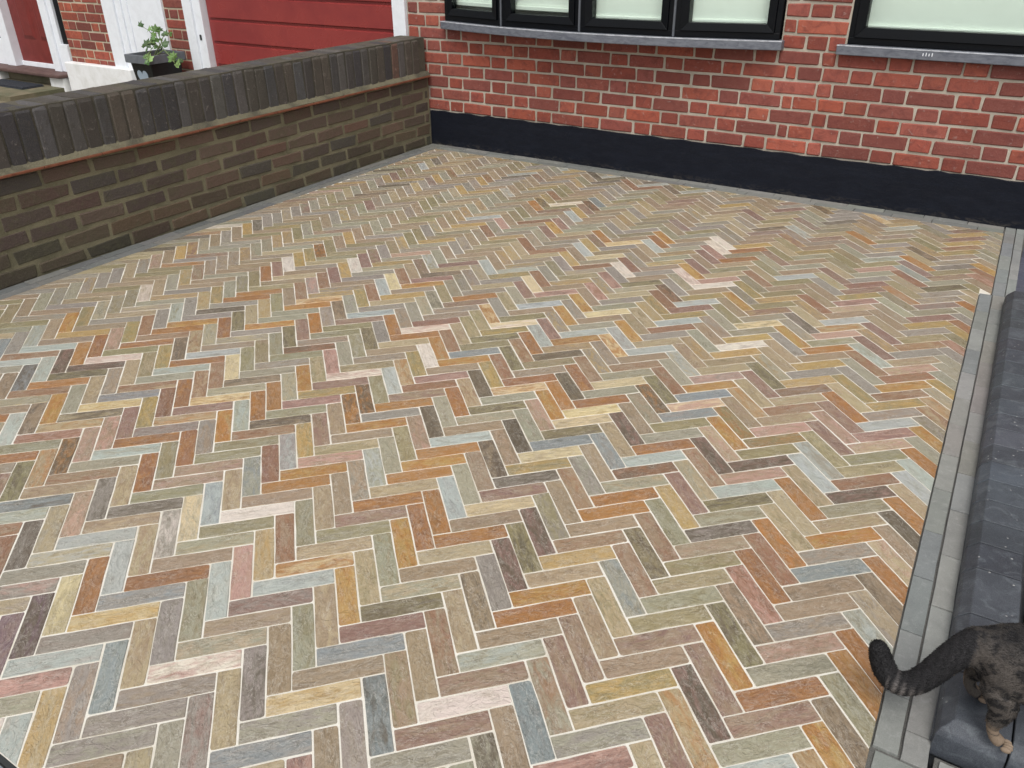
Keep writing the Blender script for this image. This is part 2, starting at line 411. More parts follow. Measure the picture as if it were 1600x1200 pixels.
PAL = {'O': rgb(164, 110, 46), 'R': rgb(140, 98, 70), 'Y': rgb(180, 148, 86), 'C': rgb(216, 198, 156), 'W': rgb(226, 214, 202),
       'P': rgb(184, 146, 132), 'M': rgb(134, 100, 92), 'V': rgb(118, 92, 104), 'B': rgb(132, 142, 146), 'L': rgb(176, 184, 180),
       'D': rgb(88, 77, 62), 'G': rgb(138, 129, 92), 'S': rgb(154, 151, 131), 'N': rgb(146, 139, 132), 'K': rgb(154, 133, 108), 'T': rgb(174, 157, 124)}
KNOWN = {}
for tok in """H-5,0W H-4,0S H-4,1K H-3,0PM H-3,1NS H-2,-1TN H-2,0L H-2,1N H-1,-1NP H-1,0N H-1,1NK H-1,2BN H0,-2RK H0,0YC H0,1WP H0,2SN H1,-2SL H1,-1TL H1,0NB H1,1ST H1,2CY H1,3SN H2,-3KN H2,-2BD H2,-1L H2,0RO H2,1K H2,2K H2,3MK H3,-3RO H3,-2KT H3,-1KT H3,1MN H3,2B H3,3W H3,4MP H4,-4OR H4,-3SG H4,-2KR H4,-1DN H4,0ST H4,1L H4,2M H4,3KM H4,4SN H5,-3RP H5,-2S H5,-1SG H5,0GS H5,1OC H5,2GD H5,3SL H5,4TG H5,5L H6,-4ST H6,-3TO H6,-2LS H6,-1KP H6,0W H6,1TK H6,2ST H6,3K H6,4YG H6,5S H7,-4RK H7,-3DT H7,-2RO H7,-1KP H7,0K H7,1GS H7,2K H7,3OR H7,4K H7,5KM H8,-5L H8,-4O H8,-3CY H8,-2NM H8,-1GS H8,0O H8,1KM H8,2T H8,3OY H8,4KM H8,5RO H9,-5RK H9,-4DG H9,-3NB H9,-2TO H9,-1GS H9,0OY H9,1OR H9,2OR H9,3TK H9,4GT H9,5S H10,-5L H10,-4DM H10,-3RT H10,-2M H10,-1RK H10,0PK H10,1T H10,2K H10,3YT H10,4SG H10,5KP H11,-4WP H11,-3S H11,-2CO H11,-1DK H11,0TG H11,1O H11,2TC H11,3KR H11,4TG H11,5NK H12,-3LS H12,-2ST H12,-1SG H12,0K H12,1OY H12,2MK H12,3K H12,4G H12,5K H13,-4RO H13,-3RO H13,-2KD H13,-1MP H13,0OY H13,1O H13,2DN H13,3O H13,4K H13,5K H14,-4KR H14,-3LN H14,-1GY H14,1L H14,2GY H14,3O H14,4DN H14,5B H15,-4O H15,-1M H15,0O H15,1K H15,2CT H15,3ST H15,4SG H15,5NK H16,-4OY H16,-1WP H16,0KM H16,1ST H16,2B H16,3RD H16,4GD H16,5OY H17,-2RD H17,0R H17,1GD H17,2GD H17,3L H17,4L H17,5KT H18,-3OY H18,0MP H18,1S H18,2TC H18,3RO H18,4PK H18,5SG H19,0K H19,1CO H19,2CY H19,3S H19,4DM H19,5DM H20,-4OR H20,-1T H20,0OY H20,1RO H20,2RO H20,3G H20,4G H20,5RK H21,-4O H21,-3OY H21,-1OR H21,0B H21,3BN H21,4GO H21,5GT H22,-3CO H22,-2LB H22,-1WP H22,0G H22,2CT H22,3PC H22,4PK H22,5GS H23,-1MR H23,0GD H23,1D H23,2SG H23,3B H23,4KT H23,5TP H24,0GY H24,2KR H24,3YO H24,4KR H24,5MP H25,0CW H25,3PN H25,4TK H25,5L H26,1L H26,5NK H27,-2OY H27,4YT H27,5YG H28,-2MP H28,0LB H28,3YT H28,5RK H29,1CT H29,2R H29,3W H29,5YO H30,0PM H30,2L H30,3Y H30,4K H30,5R H31,-3PK H31,2GY H31,4O H31,5PT H32,2MR H32,3CG H32,4SG H32,5KT H33,2L H33,4P H34,1GD H34,4TO H34,5RT H35,4L H35,5GT H36,-1RK H36,2W H36,5N H37,2P H37,4TP H37,5YG H38,4MP H38,5M H39,4GY H40,0CY H40,4MK H41,2RO H41,4MR H43,2RO H43,5DG H44,2Y H46,-2WC H47,5ND H50,5GY H51,5RT H52,5YT H53,5MK H54,5YT V-5,0L V-4,0TY V-4,1TN V-3,-1V V-3,0NK V-3,1S V-2,-1DV V-2,0B V-2,1NM V-2,2MP V-1,-2RK V-1,-1TC V-1,0TK V-1,1T V-1,2K V0,-2DN V0,-1RO V0,0N V0,1ND V0,2N V1,-3MK V1,-2TS V1,-1L V1,0SG V1,1K V1,2BD V1,3DS V2,-3GD V2,-2KP V2,-1TK V2,0L V2,1SG V2,2KG V2,3K V3,-3TO V3,-2ND V3,-1NW V3,0P V3,1KT V3,2K V3,3B V3,4T V4,-4L V4,-3DO V4,-2TK V4,-1CS V4,0TY V4,1YO V4,2KR V4,3SR V4,4MK V5,-4KD V5,-3KP V5,-2RO V5,-1LB V5,0RK V5,1TG V5,2KT V5,3KM V5,4TO V5,5TO V6,-5KD V6,-4OY V6,-3KP V6,-2GS V6,-1TK V6,0SG V6,1SG V6,2KD V6,3KM V6,4DM V6,5OY V7,-5DB V7,-4S V7,-3MK V7,-2RO V7,-1SB V7,0KT V7,1YO V7,2N V7,3K V7,4KM V7,5KD V8,-6B V8,-5LS V8,-4KT V8,-3GY V8,-2NK V8,-1RM V8,0K V8,1RO V8,2DM V8,3TG V8,4OY V8,5SG V9,-5DM V9,-4KN V9,-3RM V9,-2OY V9,-1NL V9,0KN V9,1O V9,2GD V9,3SB V9,4GD V9,5O V10,-6SL V10,-5O V10,-4TK V10,-3RO V10,-2SL V10,-1YG V10,0SL V10,1L V10,2DM V10,3KR V10,4KD V10,5OR V11,-5RO V11,-4GT V11,-3RT V11,-2OR V11,-1KM V11,0S V11,1S V11,2GN V11,3GD V11,4RP V11,5SL V12,-6OY V12,-5KP V12,-4GY V12,-3RK V12,-2O V12,-1K V12,0G V12,1K V12,2K V12,3KR V12,4RO V12,5TN V13,-5GY V13,-4DK V13,-3CT V13,-2ST V13,-1OD V13,0KP V13,1DK V13,2KR V13,3SG V13,4R V13,5KD V14,-5R V14,-4TR V14,-3GS V14,-2OY V14,-1DO V14,0D V14,1K V14,3YT V14,4O V14,5O V15,-4ST V15,-2TG V15,-1GS V15,0S V15,1D V15,2K V15,3M V15,4TG V15,5TP V16,-4RO V16,-3SG V16,-2PM V16,-1L V16,0OR V16,1S V16,2BN V16,3TS V16,4T V16,5K V17,-4GD V17,-3GD V17,-2S V17,-1TO V17,0TR V17,1KP V17,2TK V17,3KR V17,4O V18,-3MK V18,-2SG V18,-1GY V18,0D V18,1OY V18,2DM V18,3DM V18,4TG V18,5O V19,-3O V19,-2GD V19,-1W V19,0YG V19,1O V19,2K V19,3TP V19,4L V19,5TK V20,-4GS V20,-3NK V20,-2N V20,-1OT V20,0RK V20,1D V20,3OY V20,4SL V20,5L V21,-4K V21,-3KD V21,-2OR V21,-1RK V21,0GD V21,1RO V21,2DO V21,3GO V21,4GT V21,5L V22,-4RK V22,-3SN V22,-1TK V22,0RT V22,1KR V22,2GD V22,3K V22,4MK V22,5O V23,-5RO V23,-4NP V23,-3GY V23,-2SN V23,-1GT V23,0OR V23,2RK V23,3TO V23,4KP V23,5S V24,-5MK V24,-4RK V24,-3RK V24,-1TG V24,0LN V24,3T V24,4MK V24,5YO V25,-5W V25,-4M V25,-3L V25,-2SD V25,-1OC V25,0MP V25,1OC V25,3MK V25,4OR V26,-5YG V26,-4YK V26,-3C V26,-2GT V26,3GD V26,4T V26,5RT V27,-5GY V27,-4W V27,-3RK V27,0YO V27,1YO V27,4GY V27,5TO V28,-5OD V28,-4M V28,2S V28,5ST V29,-1MK V29,0YO V29,2K V29,4S V29,5YG V30,-1C V30,4RK V30,5S V31,-2L V31,-1R V31,0PR V31,1GY V31,2S V31,3YO V31,4LS V31,5S V32,2G V32,5S V33,0MP V33,1RD V34,-2TY V34,2YO V34,4M V34,5RP V35,-1YT V35,0W V36,-2R V36,0MR V36,1WP V36,2GY V36,5YG V37,-1L V37,1YO V37,5RO V38,-1YT V38,0K V38,4S V39,-2MK V40,-2YO V40,-1O V40,0L V40,4KO V40,5OR V41,-2MP V41,0RO V41,1MP V42,0OY V42,1W V43,-2L V43,-1T V43,4RM V43,5G V44,-3O V44,4SB V45,-2KM V45,5RP V46,-2DR V46,4O V46,5RK V47,-3RK V47,-2B V47,5YO V48,4DK V49,3O V54,3CO""".split():
    t = tok[0]; i = 1
    while tok[i] in '-0123456789,': i += 1
    j, m_ = tok[1:i].split(',')
    KNOWN[(t, int(j), int(m_))] = tok[i:]
RND = 'KKKKKKKKKNNNNNNTTTTTSSSSSSGGGGGGMRYLD'

def right_edge(y):          # inner face of the edging
    if y > -.955: return 3.4725 - .026 * (-y - .1)
    return 3.453 + .0255 * (-y - .97)
def col_line(y, off):       # edging courses lean slightly with the step
    return 3.497 + .026 * (-y - .94) + off

def clip(poly, a, b, c):    # keep a*x+b*y<=c ; points carry (x,y,s,t)
    out = []
    for i in range(len(poly)):
        p, q = poly[i], poly[(i + 1) % len(poly)]
        dp = a * p[0] + b * p[1] - c; dq = a * q[0] + b * q[1] - c
        if dp <= 0: out.append(p)
        if (dp < 0 < dq) or (dq < 0 < dp):
            t = dp / (dp - dq)
            out.append(tuple(p[k] + (q[k] - p[k]) * t for k in range(len(p))))
    return out
def area(p): return .5 * abs(sum(p[i][0] * p[(i + 1) % len(p)][1] - p[(i + 1) % len(p)][0] * p[i][1] for i in range(len(p))))

def stone(mb, poly, z, c1, c2, seed, ch=.0011, depth=.012, tilt=(0, 0)):
    """one paving piece: irregular chamfered outline, poly of (x, y, s, t)"""
    n = len(poly)
    cx = sum(p[0] for p in poly) / n; cy = sum(p[1] for p in poly) / n
    def ring(inset, zz, jz=0):
        r = []
        for p in poly:
            d = math.hypot(p[0] - cx, p[1] - cy) or 1
            # inset towards the centreline of the piece: use normalised local shrink
            k = inset / max(.012, min(d, .03))
            r.append((p[0] + (cx - p[0]) * 0 + p[4] * inset, p[1] + p[5] * inset,
                      zz + tilt[0] * (p[0] - cx) + tilt[1] * (p[1] - cy) + random.uniform(-jz, jz)))
        return r
    # corner normals
    P = []
    sgn = 1 if sum(poly[i][0] * poly[(i + 1) % n][1] - poly[(i + 1) % n][0] * poly[i][1] for i in range(n)) > 0 else -1
    for i in range(n):
        a, b, c = poly[i - 1], poly[i], poly[(i + 1) % n]
        e1 = (b[0] - a[0], b[1] - a[1]); e2 = (c[0] - b[0], c[1] - b[1])
        l1 = math.hypot(*e1) or 1; l2 = math.hypot(*e2) or 1
        nx = -(e1[1] / l1 + e2[1] / l2) * sgn; ny = (e1[0] / l1 + e2[0] / l2) * sgn
        ln = math.hypot(nx, ny) or 1
        P.append(b[:4] + (nx / ln, ny / ln))
    poly = P
    top = ring(ch, z, .0004); mid = ring(.0005, z - ch * .9); bot = ring(0, z - depth)
    V = top + mid + bot
    st = [(p[2], p[3], seed) for p in poly] * 3
    F = [list(range(n))]
    for i in range(n):
        j = (i + 1) % n
        F.append([i, n + i, n + j, j]); F.append([n + i, 2 * n + i, 2 * n + j, n + j])
    mb.faces(V, F, c1, c2, st)

def sett_outline(cs, wid, ln, jag):
    """cs: 4 lattice corners (x0,y0,x1,y1); returns polygon with rounded, slightly uneven edges"""
    x0, y0, x1, y1 = cs
    g = .024 + random.uniform(-.009, .012)
    a0, b0, a1, b1 = x0 + g + random.uniform(-.012, .025), y0 + g, x1 - g - random.uniform(-.012, .03), y1 - g
    if (x1 - x0) < (y1 - y0):
        a0, b0, a1, b1 = x0 + g, y0 + g + random.uniform(-.012, .03), x1 - g, y1 - g - random.uniform(-.012, .03)
    r = [random.choice((.03, .05, .06, .09, .13)) for _ in range(4)]
    pts = []
    def edge(p, q, n):
        for i in range(1, n + 1):
            t = i / (n + 1) + random.uniform(-.07, .07)
            o = random.uniform(-jag, jag)
            dx, dy = q[0] - p[0], q[1] - p[1]; l = math.hypot(dx, dy)
            pts.append((p[0] + dx * t - dy / l * o, p[1] + dy * t + dx / l * o))
    C_ = [(a0, b0), (a1, b0), (a1, b1), (a0, b1)]
    D_ = [(1, 0), (0, 1), (-1, 0), (0, -1)]
    for i in range(4):
        c = C_[i]; d = D_[i]; pd = D_[i - 1]
        pts.append((c[0] - pd[0] * r[i], c[1] - pd[1] * r[i]))
        pts.append((c[0] - pd[0] * r[i] * .28 + d[0] * r[i] * .28, c[1] - pd[1] * r[i] * .28 + d[1] * r[i] * .28))
        pts.append((c[0] + d[0] * r[i], c[1] + d[1] * r[i]))
        nx_ = C_[(i + 1) % 4]
        long_ = (abs(nx_[0] - c[0]) + abs(nx_[1] - c[1])) > 2
        edge(pts[-1], (nx_[0] - d[0] * r[(i + 1) % 4], nx_[1] - d[1] * r[(i + 1) % 4]), 2 if long_ else 0)
    return pts

cand = []
for j in range(-60, 95):
    for m_ in range(-16, 16):
        for t in 'HV':
            if t == 'H': cs = (j + LL * m_, j - LL * m_, j + LL * m_ + LL, j - LL * m_ + 1)
            else: cs = (j + LL * m_ + LL, j - LL * m_ + 1 - LL, j + LL * m_ + LL + 1, j - LL * m_ + 1)
            c = lpos((cs[0] + cs[2]) / 2, (cs[1] + cs[3]) / 2)
            if not (-.05 < c[0] < 3.65 and -4.35 < c[1] < .05): continue
            cand.append((t, j, m_, cs, c))
def ring_view(c):
    d = Vector((c[0] - 3.485, c[1] + 4.52, -1.309))
    z = d.dot(Vector(F_)); x = d.dot(Vector(R_)) / z; y = d.dot(Vector(U_)) / z
    inside = z > 0 and abs(x) < .5 / FPX and abs(y) < .375 / FPX
    return (1000 if inside else 0) + 1.0 / (z ** 3)
pieces = []
for t, j, m_, cs, c in cand:
    out = sett_outline(cs, 1, LL, .022)
    seed = random.uniform(0, 900)
    P = []
    for (x, y) in out:
        w_ = lpos(x, y)
        s, q_ = (x - cs[0], y - cs[1]) if t == 'H' else (y - cs[1], x - cs[0])
        P.append((w_[0], w_[1], s * .05 + seed, q_ * .05 + seed * .37))
    P = clip(P, -1, 0, -.112)
    if len(P) > 2: P = clip(P, 0, 1, -.122)
    if len(P) > 2: P = clip(P, 0, -1, 4.203)
    if len(P) > 2:
        if c[1] > -.955:
            P = clip(P, 1, .026, 3.4735 - .0026 - .002)
            if len(P) > 2 and c[1] < -.90: P = P
        else:
            P = clip(P, 1, .0255, 3.453 - .0255 * .97 - .002)
    if len(P) < 3 or area(P) < .00035: continue
    code = KNOWN.get((t, j, m_))
    if code is None:
        a = random.choice(RND)
        if random.random() < .035: a = random.choice('OOYWMPRC')
        code = a + random.choice('KTSGNNKY' if random.random() < .7 else a)
    a = PAL[code[0]]; b = PAL[code[1]] if len(code) > 1 else mixc(a, PAL[random.choice('KTSDN')], .35)
    mean_ = rgb(160, 145, 122)
    q_ = .10 if (t, j, m_) in KNOWN else .22
    mean_ = mean_ if (t, j, m_) in KNOWN else rgb(146, 134, 114)
    a = mixc(a, mean_, q_); b = mixc(b, mean_, q_)
    a2 = jit(mixc(a, b, .10), .08); b2 = jit(mixc(a, b, .80), .08)
    pieces.append((ring_view(c), P, a2, b2, seed))
pieces.sort(key=lambda q: -q[0])
rest = MB()
for i, (sc_, P, a, b, seed) in enumerate(pieces):
    z = random.uniform(.0007, .0015)
    tilt = (random.uniform(-.003, .003), random.uniform(-.003, .003))
    if i < 300:
        mb = MB(); stone(mb, P, z, a, b, seed, tilt=tilt)
        mb.build('sett', M_sett, drive)
    else:
        stone(rest, P, z, a, b, seed, tilt=tilt)
tag(rest.build('setts', M_sett, drive), kind='stuff')
print('setts', len(pieces))

# grey edging courses round the herringbone
edging = slab('edging_band', .001, 3.60, -4.30, -.001, -.07, -.0062, M_edgejoint)
GR = [rgb(134, 137, 135), rgb(139, 140, 137), rgb(126, 131, 131), rgb(136, 134, 129), rgb(145, 146, 143), rgb(130, 133, 129)]
def course(fn, p0, p1, width, lens, gapw=.0022, parent=edging, names='edging_sett', pal=GR, zoff=.0005, mat=None, zj=.0008, dk=0):
    """row of setts: fn(s, t) -> (x, y), s along p0..p1, t across 0..width"""
    s = p0; i = 0
    while s < p1 - .01:
        L_ = lens[i % len(lens)] if isinstance(lens, (list, tuple)) else lens * random.uniform(.92, 1.08)
        i += 1
        e = min(p1, s + L_)
        if p1 - e < .04: e = p1
        g = gapw * .5
        pts = []
        a0, a1, b0, b1 = s + g, e - g, g, width - g
        base = [(a0, b0), ((a0 * 2 + a1) / 3, b0 + random.uniform(-.0006, .0008)), ((a0 + a1 * 2) / 3, b0 + random.uniform(-.0006, .0008)), (a1, b0),
                (a1, b1), ((a0 + a1 * 2) / 3, b1 - random.uniform(-.0006, .0008)), ((a0 * 2 + a1) / 3, b1 - random.uniform(-.0006, .0008)), (a0, b1)]
        seed = random.uniform(0, 90)
        for (u, v) in base:
            x, y = fn(u, v)
            pts.append((x, y, u + seed, v))
        mb = MB()
        c = jit(random.choice(pal), .07)
        stone(mb, pts, zoff + random.uniform(-zj, zj), c, c, seed, ch=.0012, depth=.011)
        mb.build(names, mat or M_grey, parent)
        s = e
darker = [rgb(108, 110, 108), rgb(100, 103, 102), rgb(116, 116, 112)]
for k_ in (0, 1):
    course(lambda s, t, k_=k_: (.004 + k_ * .054 + t, -s), .0 + .004, 4.20, .054, .19, pal=darker + [rgb(118, 118, 112)])
    course(lambda s, t, k_=k_: (s, -.004 - k_ * .058 - t), (.113), 3.4685, .058, .19, pal=[rgb(126, 128, 122), rgb(116, 118, 114), rgb(134, 134, 128)])
# right-hand courses
def segs(ys): return [ys[i + 1] - ys[i] for i in range(len(ys) - 1)]
A_ = [.965, 1.155, 1.341, 1.53, 1.72, 1.91, 2.09, 2.273, 2.457, 2.654, 2.84, 3.029, 3.214, 3.355]
course(lambda s, t: (3.453 + .0255 * (s - .97) + t * (1 + 0 * s), -s), .965, 3.355, .0455, segs(A_))
B_ = [.004, .12, .26, .451, .636, .80, .959, 1.11, 1.26, 1.425, 1.61, 1.797, 1.985, 2.166, 2.35, 2.534, 2.73, 2.921, 3.108, 3.289, 3.36]
def bfn(s, t):
    if s < .96: return (3.4735 + .026 * (s - .1) + t, -s)
    return (3.4985 + .026 * (s - .94) + t, -s)
course(bfn, .004, 3.36, .0465, segs(B_))
C_ys = [.004, .15, .339, .54, .742, .935, 1.035]
course(lambda s, t: (3.521 + .024 * (s - .1) + t, -s), .004, 1.035, .036, segs(C_ys), pal=[rgb(140, 144, 140), rgb(130, 134, 132)])
# cross courses in front of the step
for r_ in range(9):
    y0 = 3.362 + r_ * .094
    course(lambda s, t, y0=y0: (s, -y0 - t + .012 * (3.6 - s)), 3.52 + r_ * .0025, 3.62, .094, [.1], parent=edging)
front = slab('front_paving', 3.615, 5.6, -6.0, -3.318, -.08, -.0055, M_edgejoint)
for r_ in range(8):
    y0 = 3.325 + r_ * .19
    course(lambda s, t, y0=y0: (s, -y0 - t), 3.622, 5.0, .19, [.05 + .045, .095, .093, .097], parent=front, pal=GR)
course(lambda s, t: (s, -4.216 - t), .01, 3.54, .055, .19, pal=[rgb(140, 150, 162), rgb(128, 138, 150)])
strip = MB(); strip.box(.01, 3.53, -4.2145, -4.2045, -.006, -.001)
tag(strip.build('drainage_slot', M_iron), kind='structure')
slab('pavement', -1.0, 3.6, -9, -4.273, -.08, -.004, M_slab)
slab('right_forecourt', 3.562, 6.5, -1.03, -.001, -.08, -.007, M_iron)
fore = bpy.data.objects['right_forecourt']
for r_ in range(10):
    course(lambda s, t, r_=r_: (3.565 + s, -.02 - r_ * .1 - t), 0, 1.6, .1, .4, parent=fore, names='paver', pal=[rgb(66, 74, 92), rgb(58, 66, 84), rgb(74, 80, 96)], zoff=-.001, mat=M_slate)
slab('porch_floor', 3.60, 6.5, -3.29, -1.04, -.08, .012, M_slate, col=rgb(70, 74, 80))

# ------------------------------------------------------------------ charcoal kerb step
step = thing('kerb_step', 'low step of charcoal kerb stones under the cat', 'step', (3.6, -3.3, 0))
KH, KB = .064, .024
KC = [rgb(66, 73, 82), rgb(72, 79, 88), rgb(60, 66, 76), rgb(78, 84, 94)]
def kerb(poly_prof, a, b, fn, c, rnd=0):
    mb = MB()
    V = []
    n = len(poly_prof)
    for s in (a, b):
        for (t, z) in poly_prof: V.append(fn(s, t) + (z,))
    F = [list(range(n)), list(range(n, 2 * n))] + [[i, (i + 1) % n, n + (i + 1) % n, n + i] for i in range(n)]
    mb.faces(V, F, c, c)
    o = mb.build('kerb_block', M_kerb, None)
    md = o.modifiers.new('bevel', 'BEVEL'); md.width = .0014; md.segments = 1; md.limit_method = 'ANGLE'; md.angle_limit = rad(20)
    o.parent = step; o.location = (-3.6, 3.3, 0)
    return o
prof = [(0, -.02), (0, .034), (.004, .044), (KB, KH), (.108, KH + .001), (.112, KH - .004), (.112, -.02)]
def kside(s, t): return (3.5415 + .0285 * (s - 1.04) + t, -s)
ks = [1.045, 1.14, 1.232, 1.325, 1.418, 1.512, 1.605, 1.70, 1.792, 1.885, 1.98, 2.072, 2.165, 2.26, 2.353, 2.446, 2.54, 2.634, 2.727, 2.822, 2.98, 3.155]
for i in range(len(ks) - 1):
    kerb(prof, ks[i] + .0016, ks[i + 1] - .0016, kside, jit(random.choice(KC), .13))
# mitred corner block
cx0, cyf = 3.604, -3.302
mb = MB()
def cc(x, y, z): return (x, y, z)
b0 = .004
V = [(cx0, cyf, -.02), (cx0 + .112, cyf, -.02), (cx0 + .112, -3.157, -.02), (cx0 - .004, -3.157, -.02),
     (cx0, cyf, .034), (cx0 + .112, cyf, .034), (cx0 + .112, -3.157, .034), (cx0 - .004, -3.157, .034),
     (cx0 + b0, cyf + b0, .044), (cx0 + .112, cyf + b0, .044), (cx0, -3.157, .044),
     (cx0 + KB, cyf + KB, KH), (cx0 + .112, cyf + KB, KH), (cx0 + .112, -3.157, KH), (cx0 + KB - .004, -3.157, KH)]
F = [(0, 1, 5, 4), (4, 5, 9, 8), (8, 9, 12, 11), (0, 4, 7, 3), (4, 8, 10, 7), (8, 11, 14, 10), (11, 12, 13, 14), (1, 2, 6, 5), (5, 6, 13, 12, 9), (3, 7, 10, 14, 13, 6, 2), (0, 3, 2, 1)]
c = jit(KC[1], .04)
mb.faces(V, F, c, c)
o = mb.build('corner_kerb_block', M_kerb, step); o.location = (-3.6, 3.3, 0)
md = o.modifiers.new('bevel', 'BEVEL'); md.width = .0014; md.segments = 1; md.limit_method = 'ANGLE'; md.angle_limit = rad(20)
def kfront(s, t): return (s, cyf + t)
for i in range(8):
    a = cx0 + .114 + i * .112
    kerb(prof[:4] + [(.142, KH + .001), (.145, KH - .004), (.145, -.02)], a + .0012, a + .1108, kfront, jit(random.choice(KC), .06))
mat_o = MB(); mat_o.box(3.722, 4.6, -3.145, -2.2, .012, .05, bev=.004)
tag(mat_o.build('coir_mat', M_coir), 'dark coir mat set behind the charcoal kerb blocks, only its edge in view', 'doormat')

# ------------------------------------------------------------------ bricks
def brick_pool(n, L_, H_, D_, cols, jag=.0022, bev=.004):
    pool = []
    for i in range(n):
        mb = MB()
        c = jit(cols[i % len(cols)], .10)
        mb.box(-L_ / 2, L_ / 2, 0, D_, -H_ / 2, H_ / 2, c, bev=bev * random.uniform(.7, 1.5))
        j = {}
        nv = []
        for v in mb.v:
            key = (v[0] > 0, v[2] > 0, v[1] > D_ / 2)
            if key not in j: j[key] = (random.uniform(-jag, jag), random.uniform(-.0012, .0012), random.uniform(-jag, jag))
            d = j[key]
            nv.append((v[0] + d[0], v[1] + d[1], v[2] + d[2]))
        mb.v = nv
        pool.append(mb)
    return pool
def bond(parent, mats, rows, intervals, kind, cols, gap, rz=0, face=0.0, maxparts=10 ** 9, name='brick', org=(0, 0), jag=.0022, hide=None, depth=.03, small=None):
    """rows: list of (z0, z1); intervals(zc) -> list of (a, b, phase); kind flemish or stretcher"""
    cache = {}
    placed = []
    for r, (z0, z1) in enumerate(rows):
        for (a, b, ph) in intervals((z0 + z1) / 2):
            units = []
            if kind == 'flemish':
                per = .33; s = a - ((a - ph - (r % 2) * .165) % per) - per
                while s < b:
                    units += [(s, s + .22), (s + .22, s + .33)]; s += per
            else:
                per = .228; s = a - ((a - ph - (r % 2) * .114 - [0, .02, -.015][r % 3]) % per) - per
                while s < b: units.append((s, s + per)); s += per
            cuts = [[max(u, a), min(v, b)] for (u, v) in units if min(v, b) - max(u, a) > .0005]
            k_ = 0
            while k_ < len(cuts) and len(cuts) > 1:
                if cuts[k_][1] - cuts[k_][0] < .05:
                    if k_ > 0: cuts[k_ - 1][1] = cuts[k_][1]
                    else: cuts[1][0] = cuts[0][0]
                    cuts.pop(k_)
                else: k_ += 1
            for (u2, v2) in cuts:
                placed.append(((u2 + v2) / 2, v2 - u2 - gap, (z0 + z1) / 2, z1 - z0 - gap, r))
    stuffmb = MB(); cnt = 0
    placed.sort(key=lambda p: p[2])
    for (uc, L_, zc, H_, r) in placed:
        key = (round(L_, 3), round(H_, 3))
        if key not in cache:
            cache[key] = [p for p in brick_pool(10, L_, H_, depth, cols(zc) if callable(cols) else cols, jag)]
            cache[key] = [(p, p.mesh(name, mats)) for p in cache[key]]
        pmb, me = random.choice(cache[key])
        dy = random.uniform(-.0015, .0015)
        ca, sa = math.cos(rz), math.sin(rz)
        loc = (org[0] + uc * ca - (face + dy) * sa, org[1] + uc * sa + (face + dy) * ca, zc)
        if cnt < maxparts:
            o = link(name, me, parent, loc, rz)
            o.rotation_euler = (0, random.uniform(-.006, .006), rz)
            cnt += 1
        else:
            vs = [(v[0] * ca - v[1] * sa + loc[0], v[0] * sa + v[1] * ca + loc[1], v[2] + loc[2]) for v in pmb.v]
            stuffmb.faces(vs, pmb.f, pmb.c[0])
    if stuffmb.f: tag(stuffmb.build(name + 's', mats, parent, recalc=False), kind='stuff')
    return cnt

# --- our house
house = thing('house', 'red brick house front with black bow window and black painted plinth', 'house', (2, 0, 0))
def hp(o):      # parent keeping world coordinates
    o.parent = house; o.location = (o.location[0] - 2, o.location[1], o.location[2]); return o
SILL_Z = .732
W2A, W2B = 2.583, 3.60
core = MB()
CF = .006
def wallbox(mb, x0, x1, z0, z1, y0=CF, y1=.24): mb.box(x0, x1, y0, y1, z0, z1)
wallbox(core, -.155, 4.6, 0, .735)
wallbox(core, -.155, .165, .735, 2.6); wallbox(core, 2.262, W2A, .735, 2.6); wallbox(core, W2B, 4.6, .735, 2.6)
wallbox(core, .165, 2.262, 2.0, 2.6); wallbox(core, W2A, W2B, 2.0, 2.6)
wall = hp(core.build('wall', M_mortar_house))
wall_e = wall
RED = [rgb(160, 82, 66), rgb(153, 77, 64), rgb(146, 74, 62), rgb(168, 88, 70), rgb(138, 72, 63), rgb(159, 87, 74), rgb(131, 70, 63), rgb(165, 82, 64), rgb(151, 74, 61), rgb(144, 79, 70)]
def hint(zc):
    r = int((zc - .2215) / .0732)
    k1, k2 = 2.252 + .055 * (r % 2), 2.490 + .06 * ((r + 1) % 2)
    if zc < SILL_Z + .0: return [(-.155, k1, .263), (k1, k2, k1), (k2, 4.6, 2.57)]
    if zc > 2.0: return [(-.155, 4.6, .263)]
    return [(-.155, .165, .263), (2.262, W2A - .002, 2.33), (W2B + .002, 4.6, 3.8)]
rows = [(.2215 + i * .0732, .2215 + (i + 1) * .0732) for i in range(32)]
bond(wall, M_red, rows, hint, 'flemish', RED, .0120, org=(0, 0), maxparts=290, jag=.0026)
pl = MB()
n_ = 90
for i in range(n_):      # painted render plinth with a slightly uneven top edge
    x0 = .0 + i * (4.6 / n_); x1 = x0 + 4.6 / n_
    z0_ = .2185 + .0022 * math.sin(i * 1.7) + random.uniform(-.003, .003)
    if i == 0: zp = z0_
    y0_ = -.012
    pl.faces([(x0, y0_, -.05), (x1, y0_, -.05), (x1, y0_, z0_), (x0, y0_, zp), (x0, .02, zp + .003), (x1, .02, z0_ + .003), (x0, .02, -.05), (x1, .02, -.05)],
             [(0, 1, 2, 3), (3, 2, 5, 4)])
    zp = z0_
hp(pl.build('plinth', M_plinth, recalc=False))

